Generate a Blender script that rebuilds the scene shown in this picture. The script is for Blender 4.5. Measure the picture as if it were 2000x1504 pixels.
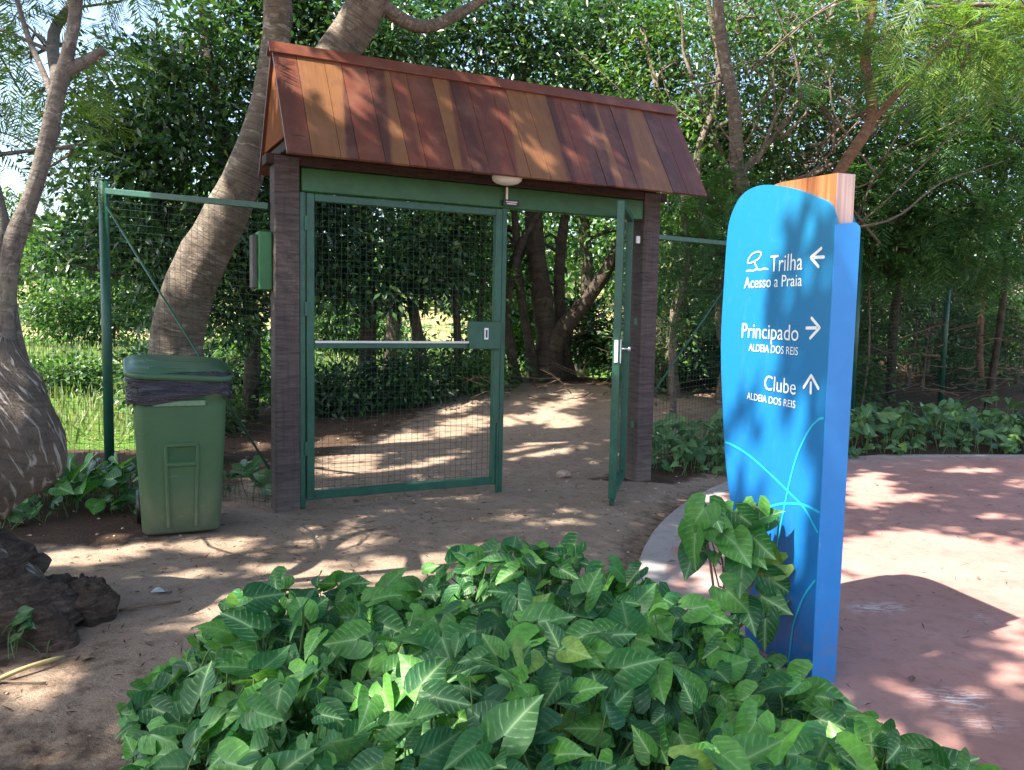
import bpy, math, random
import numpy as np
from mathutils import Vector, Matrix, noise as mnoise

random.seed(7)
RNG = np.random.default_rng(7)
for o in list(bpy.data.objects):
    bpy.data.objects.remove(o)
SC = bpy.context.scene
COL = SC.collection

# ------------------------------------------------------------------ camera, sky, sun, exposure
CAM = np.array([0.0, 0.0, 1.45])
_th, _rho = math.radians(4.95), math.asin(0.0205)
_F = Vector((0, math.cos(_th), -math.sin(_th)))
_R0, _U0 = Vector((1, 0, 0)), Vector((0, math.sin(_th), math.cos(_th)))
_R = _R0 * math.cos(_rho) + _U0 * math.sin(_rho)
_U = _U0 * math.cos(_rho) - _R0 * math.sin(_rho)
cam_data = bpy.data.cameras.new('camera')
cam_data.sensor_width = 36.0
cam_data.lens = 29.16
cam_data.clip_end = 2000
cam_data.clip_start = 0.05
cam = bpy.data.objects.new('camera', cam_data)
COL.objects.link(cam)
cam.matrix_world = Matrix(((_R.x, _U.x, -_F.x, 0), (_R.y, _U.y, -_F.y, 0), (_R.z, _U.z, -_F.z, 1.45), (0, 0, 0, 1)))
SC.camera = cam

SUN = Vector((-0.6185, -0.3765, 1.0)).normalized()        # towards the sun
SH = np.array([0.6185, 0.3765])                            # ground shift of a shadow per metre of height
world = bpy.data.worlds.new('World')
SC.world = world
world.use_nodes = True
wn = world.node_tree
sky = wn.nodes.new('ShaderNodeTexSky')
sky.sky_type = 'NISHITA'
sky.sun_disc = False
sky.sun_elevation = math.asin(SUN.z)
sky.sun_rotation = math.atan2(SUN.x, SUN.y)
sky.air_density = 1.0
sky.dust_density = 2.0
wn.links.new(sky.outputs[0], wn.nodes['Background'].inputs[0])
wn.nodes['Background'].inputs[1].default_value = 0.135
sl = bpy.data.lights.new('sun', 'SUN')
sl.energy = 5.0
sl.angle = math.radians(0.5)
sl.color = (1.0, 0.94, 0.84)
so = bpy.data.objects.new('sun', sl)
so.rotation_euler = SUN.to_track_quat('Z', 'Y').to_euler()
so.location = (-10, -6, 16)
COL.objects.link(so)
SC.view_settings.view_transform = 'Standard'
SC.view_settings.look = 'None'
SC.view_settings.gamma = 1.0
SC.view_settings.exposure = 1.9
SC.render.engine = 'CYCLES'
SC.cycles.max_bounces = 7
SC.cycles.diffuse_bounces = 4
SC.cycles.transmission_bounces = 4
SC.cycles.use_denoising = True

# ------------------------------------------------------------------ materials
MATS = {}
class NT:
    def __init__(s, name):
        s.m = bpy.data.materials.new(name); s.m.use_nodes = True
        s.t = s.m.node_tree; s.n = s.t.nodes; s.p = s.n['Principled BSDF']; s.out = s.n['Material Output']
    def new(s, kind, **kw):
        n = s.n.new(kind)
        for k, v in kw.items():
            if k in n.inputs.keys() if isinstance(k, str) else False: pass
            setattr(n, k, v)
        return n
    def put(s, sock, v):
        if hasattr(v, 'links') or hasattr(v, 'is_linked'): s.t.links.new(v, sock)
        else: sock.default_value = v
    def math(s, op, a, b=0.0, c=None, clamp=False):
        n = s.n.new('ShaderNodeMath'); n.operation = op; n.use_clamp = clamp
        s.put(n.inputs[0], a); s.put(n.inputs[1], b)
        if c is not None: s.put(n.inputs[2], c)
        return n.outputs[0]
    def mix(s, f, a, b, mode='MIX'):
        n = s.n.new('ShaderNodeMix'); n.data_type = 'RGBA'; n.blend_type = mode
        s.put(n.inputs[0], f)
        for i, v in ((6, a), (7, b)):
            if isinstance(v, tuple): v = (*v, 1.0) if len(v) == 3 else v
            s.put(n.inputs[i], v)
        return n.outputs[2]
    def coord(s, which='Object'):
        return s.n.new('ShaderNodeTexCoord').outputs[which]
    def pos(s):
        return s.n.new('ShaderNodeNewGeometry').outputs['Position']
    def island(s):
        return s.n.new('ShaderNodeNewGeometry').outputs['Random Per Island']
    def mapping(s, v, scale=(1, 1, 1), rot=(0, 0, 0), loc=(0, 0, 0)):
        n = s.n.new('ShaderNodeMapping'); s.put(n.inputs['Vector'], v)
        n.inputs['Scale'].default_value = scale; n.inputs['Rotation'].default_value = rot; n.inputs['Location'].default_value = loc
        return n.outputs[0]
    def noise(s, v, scale, detail=4, rough=0.55, dist=0.0, col=False):
        n = s.n.new('ShaderNodeTexNoise'); s.put(n.inputs['Vector'], v)
        n.inputs['Scale'].default_value = scale; n.inputs['Detail'].default_value = detail
        n.inputs['Roughness'].default_value = rough; n.inputs['Distortion'].default_value = dist
        return n.outputs['Color' if col else 'Fac']
    def ramp(s, f, stops, interp='LINEAR'):
        n = s.n.new('ShaderNodeValToRGB'); s.put(n.inputs[0], f); e = n.color_ramp.elements
        n.color_ramp.interpolation = interp
        while len(e) < len(stops): e.new(0.5)
        for i, (p, c) in enumerate(stops):
            e[i].position = p
            if not isinstance(c, tuple): c = (c, c, c)
            e[i].color = (*c, 1.0)
        return n.outputs[0]
    def bump(s, h, strength=0.4, dist=0.01):
        n = s.n.new('ShaderNodeBump'); s.put(n.inputs['Height'], h)
        n.inputs['Strength'].default_value = strength; n.inputs['Distance'].default_value = dist
        s.t.links.new(n.outputs[0], s.p.inputs['Normal'])
    def base(s, c, rough=0.6, spec=0.5, metal=0.0):
        if isinstance(c, tuple): c = (*c, 1.0) if len(c) == 3 else c
        s.put(s.p.inputs['Base Color'], c); s.put(s.p.inputs['Roughness'], rough)
        s.p.inputs['Specular IOR Level'].default_value = spec; s.p.inputs['Metallic'].default_value = metal
        return s.m
    def sep(s, v):
        n = s.n.new('ShaderNodeSeparateXYZ'); s.put(n.inputs[0], v); return n.outputs

def paint(name, c, rough=0.4, wear=0.25, dirt=(0.10, 0.085, 0.06)):
    k = NT(name); v = k.pos()
    f = k.ramp(k.noise(v, 9, 5, 0.6), [(0.35, 0.0), (0.75, 1.0)])
    c2 = tuple(min(1, x * 1.25 + 0.004) for x in c); c1 = tuple(x * 0.82 for x in c)
    col = k.mix(f, c1, c2)
    d = k.ramp(k.noise(v, 23, 6, 0.7), [(0.55, 0.0), (0.75, wear)])
    col = k.mix(d, col, dirt)
    r = k.math('ADD', k.math('MULTIPLY', k.noise(v, 40, 3), 0.25), rough - 0.1)
    k.bump(k.noise(v, 60, 3), 0.08, 0.004)
    return k.base(col, r, 0.5)

def leaf_mat(name, dark, mid, light, trans=0.35, rough=0.42, spec=0.45, yellow=None):
    k = NT(name)
    stops = [(0.0, dark), (0.45, mid), (0.9, light)]
    if yellow: stops.append((1.0, yellow))
    col = k.ramp(k.island(), stops)
    big = k.ramp(k.noise(k.pos(), 1.6, 3), [(0.32, 0.5), (0.68, 1.4)])
    col = k.mix(1.0, col, big, 'MULTIPLY')
    k.base(col, rough, spec)
    tr = k.n.new('ShaderNodeBsdfTranslucent')
    k.put(tr.inputs[0], k.mix(1.0, col, (1.4, 1.6, 0.7), 'MULTIPLY'))
    mx = k.n.new('ShaderNodeMixShader'); mx.inputs[0].default_value = trans
    k.t.links.new(k.p.outputs[0], mx.inputs[1]); k.t.links.new(tr.outputs[0], mx.inputs[2])
    k.t.links.new(mx.outputs[0], k.out.inputs[0])
    return k.m

def bark_mat(name, c1, c2, spot, rings=60.0, spots=0.5, slant=False):
    k = NT(name)
    uv = k.n.new('ShaderNodeUVMap').outputs[0]
    v = k.pos()
    n1 = k.noise(v, 6, 6, 0.65)
    col = k.mix(k.ramp(n1, [(0.3, 0.0), (0.7, 1.0)]), c1, c2)
    ringv = k.mapping(uv, (2.0, rings, 1))
    n2 = k.noise(ringv, 1.0, 3, 0.6, 0.6)
    rg = k.ramp(n2, [(0.45, 0.0), (0.6, 1.0)])
    col = k.mix(k.math('MULTIPLY', rg, 0.48), col, tuple(x * 0.45 for x in c1))
    n3 = k.noise(k.mapping(uv, (5.0, rings * 0.45, 1)), 1.0, 4, 0.6, 1.0)
    if slant: n3 = k.noise(k.mapping(k.mapping(uv, (1.7, 1, 1), (0, 0, 0.75)), (8.0, 38.0, 1)), 1.0, 3, 0.55, 0.8)
    col = k.mix(k.math('MULTIPLY', k.ramp(n3, [(0.56, 0.0), (0.66, 1.0)]), spots), col, spot)
    moss = k.ramp(k.noise(v, 3, 4, 0.6), [(0.55, 0.0), (0.75, 0.5)])
    col = k.mix(moss, col, (0.10, 0.11, 0.06))
    h = k.math('ADD', k.math('MULTIPLY', n2, 0.6), k.math('MULTIPLY', k.noise(v, 35, 5, 0.7), 0.6))
    if slant: h = k.math('ADD', h, k.math('MULTIPLY', n3, 0.8))
    crack = k.ramp(k.noise(k.mapping(uv, (9.0, 7.0, 1)), 1.0, 6, 0.75, 0.5), [(0.38, 1.0), (0.46, 0.0)])
    col = k.mix(k.math('MULTIPLY', crack, 0.55), col, tuple(x * 0.3 for x in c1))
    k.bump(h, 0.9, 0.02)
    return k.base(col, 0.85, 0.25)

def simple(name, c, rough=0.6, spec=0.4, nscale=20.0, amt=0.25, bump=0.1, metal=0.0):
    k = NT(name); v = k.pos()
    f = k.noise(v, nscale, 5, 0.6)
    col = k.mix(f, tuple(x * (1 - amt) for x in c), tuple(min(1, x * (1 + amt)) for x in c))
    if bump: k.bump(k.noise(v, nscale * 3, 4), bump, 0.005)
    return k.base(col, rough, spec, metal)

# soil: sand colour, with dark litter and the kerb's shadow strip stored per vertex
def soil_mat():
    k = NT('sandy_soil'); v = k.pos()
    a = k.n.new('ShaderNodeAttribute'); a.attribute_name = 'litter'; litter_shade = a.outputs['Fac']
    n1 = k.noise(v, 1.7, 6, 0.65); n2 = k.noise(v, 9, 6, 0.7); n3 = k.noise(v, 60, 5, 0.75)
    sand = k.ramp(n1, [(0.3, (0.26, 0.185, 0.13)), (0.7, (0.36, 0.265, 0.195))])
    sand = k.mix(k.ramp(n2, [(0.5, 0.0), (0.72, 0.75)]), sand, (0.17, 0.115, 0.08))
    sand = k.mix(k.ramp(n3, [(0.54, 0.0), (0.70, 0.6)]), sand, (0.12, 0.085, 0.06))
    sand = k.mix(k.ramp(k.noise(v, 130, 3, 0.7), [(0.62, 0.0), (0.72, 0.7)]), sand, (0.5, 0.43, 0.36))
    dark = k.ramp(n3, [(0.35, (0.035, 0.024, 0.017)), (0.65, (0.11, 0.065, 0.042))])
    f = k.math('ADD', litter_shade, k.math('MULTIPLY', k.math('SUBTRACT', n2, 0.5), 1.1))
    f = k.ramp(f, [(0.32, 0.0), (0.68, 1.0)])
    col = k.mix(f, sand, dark)
    h = k.math('ADD', k.math('MULTIPLY', n2, 1.0), k.math('MULTIPLY', n3, 0.6))
    k.bump(h, 0.8, 0.03)
    return k.base(col, 0.95, 0.15)

def pave_mat(name, c1, c2, edge=False):
    k = NT(name); v = k.pos()
    n1 = k.noise(v, 1.3, 5, 0.6); n2 = k.noise(v, 12, 6, 0.7); n3 = k.noise(v, 90, 4, 0.7)
    col = k.mix(k.ramp(n1, [(0.3, 0.0), (0.7, 1.0)]), c1, c2)
    col = k.mix(k.ramp(n2, [(0.48, 0.0), (0.75, 0.5)]), col, tuple(x * 0.5 for x in c1))
    col = k.mix(k.ramp(n3, [(0.6, 0.0), (0.75, 0.4)]), col, (0.42, 0.36, 0.34))
    if not edge:   # pale scuffed paint scratches and a worn pale rim by the kerb
        a = k.n.new('ShaderNodeAttribute'); a.attribute_name = 'worn'
        w = k.math('MULTIPLY', a.outputs['Fac'], k.ramp(k.noise(v, 6, 6, 0.75), [(0.35, 0.0), (0.6, 1.0)]))
        col = k.mix(w, col, (0.30, 0.27, 0.255))
        b = k.n.new('ShaderNodeAttribute'); b.attribute_name = 'scuff'
        sc_ = k.noise(k.mapping(v, (14, 60, 30), (0, 0, 0.5)), 1.0, 4, 0.7)
        s2 = k.math('MULTIPLY', b.outputs['Fac'], k.ramp(sc_, [(0.5, 0.0), (0.56, 1.0)]))
        col = k.mix(s2, col, (0.75, 0.74, 0.72))
    k.bump(k.math('ADD', n2, k.math('MULTIPLY', n3, 0.7)), 0.5, 0.008)
    return k.base(col, 0.85, 0.25)

def grass_mat():
    k = NT('meadow_grass'); v = k.pos()
    col = k.ramp(k.noise(v, 0.5, 6, 0.7), [(0.3, (0.06, 0.13, 0.02)), (0.6, (0.11, 0.20, 0.035)), (0.8, (0.20, 0.22, 0.07))])
    k.bump(k.noise(v, 8, 5, 0.7), 1.0, 0.1)
    return k.base(col, 0.9, 0.1)
def drygrass_mat():
    k = NT('dry_hill_grass'); v = k.pos()
    col = k.ramp(k.noise(v, 0.45, 6, 0.75), [(0.35, (0.34, 0.28, 0.14)), (0.52, (0.24, 0.23, 0.10)), (0.66, (0.09, 0.13, 0.04))])
    return k.base(col, 0.9, 0.1)

def timber_mat(name, c):
    k = NT(name); v = k.pos()
    z = k.mapping(v, (6, 6, 55))
    saw = k.noise(z, 1.0, 4, 0.7)
    col = k.mix(k.ramp(saw, [(0.35, 0.0), (0.65, 1.0)]), tuple(x * 0.6 for x in c), tuple(x * 1.35 for x in c))
    g = k.noise(k.mapping(v, (45, 45, 2.5)), 1.0, 4, 0.6)
    col = k.mix(k.ramp(g, [(0.5, 0.0), (0.7, 0.5)]), col, tuple(x * 0.4 for x in c))
    sz = k.sep(v)[2]
    dust = k.math('MULTIPLY', k.ramp(sz, [(0.0, 0.55), (0.28, 0.0)]), k.noise(v, 14, 4))
    col = k.mix(dust, col, (0.30, 0.22, 0.16))
    k.bump(k.math('ADD', saw, k.math('MULTIPLY', g, 0.6)), 0.7, 0.008)
    return k.base(col, 0.8, 0.3)

def plank_mat(i, ca, cb, a, b, soft=0.16):
    """Roof plank: heartwood ca and sapwood cb parted by a slanting boundary u = a + b v."""
    k = NT('roof_wood_%02d' % i)
    uv = k.n.new('ShaderNodeUVMap').outputs[0]
    s = k.sep(uv)
    grain = k.noise(k.mapping(uv, (14, 1.2, 1), (0, 0, 0), (i * 3.7, i * 1.3, 0)), 1.0, 5, 0.65, 0.4)
    fine = k.noise(k.mapping(uv, (70, 3, 1), (0, 0, 0), (i * 2.1, 0, 0)), 1.0, 3, 0.6)
    e = k.math('SUBTRACT', s[0], k.math('ADD', k.math('MULTIPLY', s[1], b), a))
    e = k.math('ADD', e, k.math('MULTIPLY', k.math('SUBTRACT', grain, 0.5), 0.25))
    f = k.math('MULTIPLY_ADD', e, 1.0 / soft, 0.5, clamp=True)
    col = k.mix(f, ca, cb)
    col = k.mix(k.ramp(grain, [(0.4, 0.0), (0.7, 0.55)]), col, k.mix(0.5, col, (0.03, 0.012, 0.008)))
    col = k.mix(k.math('MULTIPLY', fine, 0.4), col, k.mix(0.6, col, (0.04, 0.015, 0.01)))
    # oil finish wears off in blotches
    bl = k.ramp(k.noise(k.pos(), 5, 5, 0.65), [(0.48, 0.0), (0.72, 0.45)])
    col = k.mix(bl, col, (0.24, 0.115, 0.07))
    run = k.ramp(k.noise(k.mapping(k.pos(), (9, 9, 1.2)), 1.0, 5, 0.7), [(0.5, 0.0), (0.7, 0.45)])
    col = k.mix(run, col, (0.075, 0.032, 0.022))
    k.bump(k.math('ADD', grain, k.math('MULTIPLY', fine, 0.5)), 0.25, 0.004)
    return k.base(col, k.math('MULTIPLY_ADD', grain, 0.3, 0.28), 0.45)

def synleaf_mat(name, dark, mid, light, vein, vstr):
    """Arrowhead leaf: pale midrib and side veins on a green blade, tone from the leaf itself."""
    k = NT(name)
    uv = k.n.new('ShaderNodeUVMap').outputs[0]; s = k.sep(uv)
    x = k.math('ABSOLUTE', s[0]); y = s[1]
    tone = k.math('FRACT', k.math('ADD', k.island(), k.n.new('ShaderNodeObjectInfo').outputs['Random']))
    blade = k.ramp(tone, [(0.0, dark), (0.45, mid), (0.8, light), (0.975, tuple(min(1, c * 1.35) for c in light)), (1.0, (0.22, 0.34, 0.05))])
    spots_ = k.ramp(k.noise(k.mapping(uv, (9, 9, 1), (0, 0, 0), (5, 2, 0)), 1.0, 3, 0.7), [(0.70, 0.0), (0.76, 0.6)])
    blade = k.mix(spots_, blade, (0.16, 0.14, 0.05))
    n = k.noise(k.mapping(uv, (5, 5, 1)), 1.0, 4, 0.6)
    blade = k.mix(k.ramp(n, [(0.35, 0.0), (0.7, 0.45)]), blade, tuple(c * 0.6 for c in dark))
    # side veins run forwards in the blade, backwards in the lobes
    wob = k.math('MULTIPLY', k.math('SUBTRACT', k.noise(k.mapping(uv, (3, 3, 1)), 1.0, 2), 0.5), 0.10)
    xs_ = k.math('MULTIPLY', x, k.math('MULTIPLY_ADD', x, 1.1, 0.55))
    q = k.math('DIVIDE', k.math('ADD', k.math('SUBTRACT', y, xs_), wob), 0.19)
    d = k.math('ABSOLUTE', k.math('SUBTRACT', k.math('FRACT', k.math('ADD', q, 0.5)), 0.5))
    side = k.ramp(d, [(0.0, 0.95), (0.045, 0.6), (0.11, 0.22), (0.3, 0.0)])
    mid_ = k.ramp(x, [(0.0, 1.0), (0.010, 0.9), (0.028, 0.35), (0.08, 0.12), (0.2, 0.0)])
    side = k.mix(k.ramp(k.noise(k.mapping(uv, (6, 6, 1), (0, 0, 0), (3, 1, 0)), 1.0, 3, 0.6), [(0.35, 0.0), (0.6, 1.0)]), (0, 0, 0), side)
    v = k.math('MAXIMUM', k.math('MULTIPLY', side, k.ramp(x, [(0.0, 1.0), (0.30, 0.55), (0.38, 0.1)])), mid_)
    v = k.math('MULTIPLY', v, k.math('MULTIPLY_ADD', k.math('FRACT', k.math('MULTIPLY', tone, 7.3)), vstr * 0.75, vstr * 0.2))
    col = k.mix(v, blade, vein)
    k.bump(k.math('ADD', k.math('MULTIPLY', d, -0.8), k.math('MULTIPLY', n, 0.3)), 0.35, 0.004)
    k.base(col, 0.42, 0.32)
    tr = k.n.new('ShaderNodeBsdfTranslucent'); k.put(tr.inputs[0], k.mix(1.0, col, (1.5, 1.5, 0.5), 'MULTIPLY'))
    mx = k.n.new('ShaderNodeMixShader'); mx.inputs[0].default_value = 0.28
    k.t.links.new(k.p.outputs[0], mx.inputs[1]); k.t.links.new(tr.outputs[0], mx.inputs[2])
    k.t.links.new(mx.outputs[0], k.out.inputs[0])
    return k.m

M = {}
M['soil'] = soil_mat()
M['pave'] = pave_mat('red_concrete', (0.33, 0.165, 0.135), (0.43, 0.235, 0.195))
M['kerb'] = pave_mat('grey_kerb_concrete', (0.30, 0.265, 0.245), (0.37, 0.33, 0.31), True)
M['grass'] = grass_mat(); M['drygrass'] = drygrass_mat()
M['timber'] = timber_mat('dark_sawn_timber', (0.085, 0.064, 0.060))
M['beam'] = timber_mat('dark_beam_timber', (0.05, 0.028, 0.022))
M['gate_green'] = paint('gate_green_paint', (0.014, 0.085, 0.052), 0.38, 0.16)
M['lintel_green'] = paint('lintel_green_paint', (0.013, 0.092, 0.020), 0.35, 0.12)
M['wire'] = simple('wire_green', (0.012, 0.05, 0.034), 0.5, 0.3, 30, 0.2, 0)
M['steel'] = simple('pale_steel', (0.55, 0.57, 0.58), 0.35, 0.5, 30, 0.1, 0, 0.7)
M['white'] = simple('white_plastic', (0.78, 0.78, 0.75), 0.45, 0.5, 12, 0.06, 0)
M['black'] = simple('black_print', (0.012, 0.012, 0.013), 0.4, 0.5, 12, 0.1, 0)
M['boxgreen'] = paint('box_green', (0.014, 0.13, 0.03), 0.4, 0.06)
M['boxgrey'] = simple('box_grey', (0.09, 0.085, 0.085), 0.6, 0.3, 20, 0.2)
M['gable'] = simple('gable_wood', (0.20, 0.065, 0.02), 0.85, 0.1, 8, 0.3)
M['ridge'] = plank_mat(91, (0.16, 0.045, 0.025), (0.19, 0.058, 0.03), 0.4, 0.2)
M['stone'] = simple('tan_stone', (0.45, 0.33, 0.24), 0.85, 0.2, 15, 0.3, 0.4)
M['twig'] = simple('dry_twig', (0.16, 0.11, 0.075), 0.85, 0.2, 30, 0.4, 0.2)
M['palestick'] = simple('pale_dry_stick', (0.42, 0.33, 0.15), 0.8, 0.2, 30, 0.3, 0.2)
M['litter'] = simple('brown_litter', (0.075, 0.045, 0.03), 0.9, 0.15, 30, 0.5, 0)
M['bark_pale'] = bark_mat('pale_ringed_bark', (0.12, 0.092, 0.07), (0.225, 0.178, 0.138), (0.42, 0.36, 0.29), 48, 0.6)
M['bark_grey'] = bark_mat('grey_bark', (0.10, 0.082, 0.068), (0.185, 0.155, 0.128), (0.34, 0.31, 0.27), 40, 0.5)
M['bark_streak'] = bark_mat('streaked_bark', (0.085, 0.065, 0.05), (0.15, 0.115, 0.09), (0.42, 0.37, 0.32), 30, 0.85, True)
M['bark_dark'] = bark_mat('dark_bark', (0.05, 0.037, 0.028), (0.105, 0.08, 0.06), (0.17, 0.14, 0.11), 25, 0.4)
M['bark_root'] = bark_mat('root_bark', (0.055, 0.037, 0.028), (0.125, 0.085, 0.062), (0.24, 0.19, 0.15), 25, 0.35)
def rootwood():
    k = NT('broken_root_wood'); v = k.pos()
    a_ = k.noise(k.mapping(v, (9, 9, 40), (0.6, 0.3, 0.2)), 1.0, 6, 0.75, 0.8); b_ = k.noise(v, 22, 6, 0.75)
    col = k.ramp(a_, [(0.3, (0.035, 0.024, 0.018)), (0.5, (0.125, 0.085, 0.062)), (0.7, (0.27, 0.19, 0.14))])
    col = k.mix(k.ramp(b_, [(0.5, 0.0), (0.7, 0.6)]), col, (0.03, 0.02, 0.015))
    k.bump(k.math('ADD', a_, b_), 1.0, 0.05)
    return k.base(col, 0.9, 0.2)
M['rootwood'] = rootwood()
M['bark_red'] = bark_mat('reddish_bark', (0.17, 0.085, 0.05), (0.25, 0.14, 0.085), (0.30, 0.2, 0.13), 30, 0.3)
M['leaf_dark'] = leaf_mat('dark_glossy_leaf', (0.015, 0.045, 0.017), (0.030, 0.080, 0.027), (0.060, 0.135, 0.038), 0.30, 0.30, 0.6, (0.15, 0.22, 0.05))
M['leaf_mid'] = leaf_mat('mid_green_leaf', (0.025, 0.07, 0.018), (0.05, 0.12, 0.025), (0.09, 0.18, 0.035), 0.38, 0.42, 0.45, (0.2, 0.24, 0.06))
M['leaf_feather'] = leaf_mat('feathery_leaf', (0.03, 0.09, 0.03), (0.055, 0.14, 0.04), (0.10, 0.20, 0.055), 0.40, 0.55, 0.3)
M['leaf_bright'] = leaf_mat('bright_feathery_leaf', (0.06, 0.13, 0.025), (0.11, 0.19, 0.04), (0.19, 0.25, 0.06), 0.45, 0.5, 0.3)
M['leaf_canopy'] = leaf_mat('canopy_leaf', (0.03, 0.08, 0.02), (0.05, 0.12, 0.03), (0.08, 0.16, 0.04), 0.28, 0.5, 0.35)
M['grass_blade'] = leaf_mat('grass_blade', (0.10, 0.14, 0.05), (0.17, 0.21, 0.09), (0.30, 0.31, 0.16), 0.4, 0.6, 0.2)
M['syn'] = synleaf_mat('arrowhead_leaf', (0.014, 0.085, 0.028), (0.034, 0.160, 0.034), (0.10, 0.29, 0.042), (0.42, 0.64, 0.28), 1.15)
M['syn_dim'] = synleaf_mat('arrowhead_leaf_small', (0.03, 0.095, 0.035), (0.055, 0.15, 0.045), (0.12, 0.23, 0.08), (0.42, 0.55, 0.32), 0.6)
M['petiole'] = simple('green_stalk', (0.09, 0.16, 0.045), 0.5, 0.4, 20, 0.3, 0)
M['pinkstem'] = simple('pinkish_stalk', (0.26, 0.16, 0.10), 0.5, 0.4, 20, 0.3, 0)

# ------------------------------------------------------------------ object helpers
LOC = {}
def setp(o, label=None, cat=None, group=None, kind=None):
    for k, v in (('label', label), ('category', cat), ('group', group), ('kind', kind)):
        if v: o[k] = v
    return o
def thing(name, label, cat, loc=(0, 0, 0), group=None):
    o = bpy.data.objects.new(name, None); COL.objects.link(o)
    o.empty_display_size = 0.1
    o.location = loc; LOC[o.name] = np.array(loc, float)
    return setp(o, label, cat, group)
def base_of(p):
    return LOC.get(p.name, np.zeros(3)) if p else np.zeros(3)
def link(name, me, mat, parent=None, smooth=False):
    o = bpy.data.objects.new(name, me); COL.objects.link(o)
    if mat is not None:
        for m in (mat if isinstance(mat, (list, tuple)) else [mat]): me.materials.append(m)
    if parent: o.parent = parent
    LOC[o.name] = base_of(parent)
    if smooth: me.polygons.foreach_set('use_smooth', np.ones(len(me.polygons), bool))
    return o
def raw_mesh(name, V, F, uv=None):
    """V (n,3) array, F (m,k) int array or list of tuples; uv per loop."""
    me = bpy.data.meshes.new(name)
    V = np.asarray(V, np.float32)
    if isinstance(F, np.ndarray):
        m, k = F.shape
        me.vertices.add(len(V)); me.vertices.foreach_set('co', V.ravel())
        me.loops.add(m * k); me.loops.foreach_set('vertex_index', F.ravel().astype(np.int32))
        me.polygons.add(m); me.polygons.foreach_set('loop_start', np.arange(0, m * k, k, dtype=np.int32))
        me.update(calc_edges=True)
    else:
        me.from_pydata([tuple(map(float, v)) for v in V], [], F); me.update()
    if uv is not None:
        l = me.uv_layers.new(name='UVMap'); l.data.foreach_set('uv', np.asarray(uv, np.float32).ravel())
    return me

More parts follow.
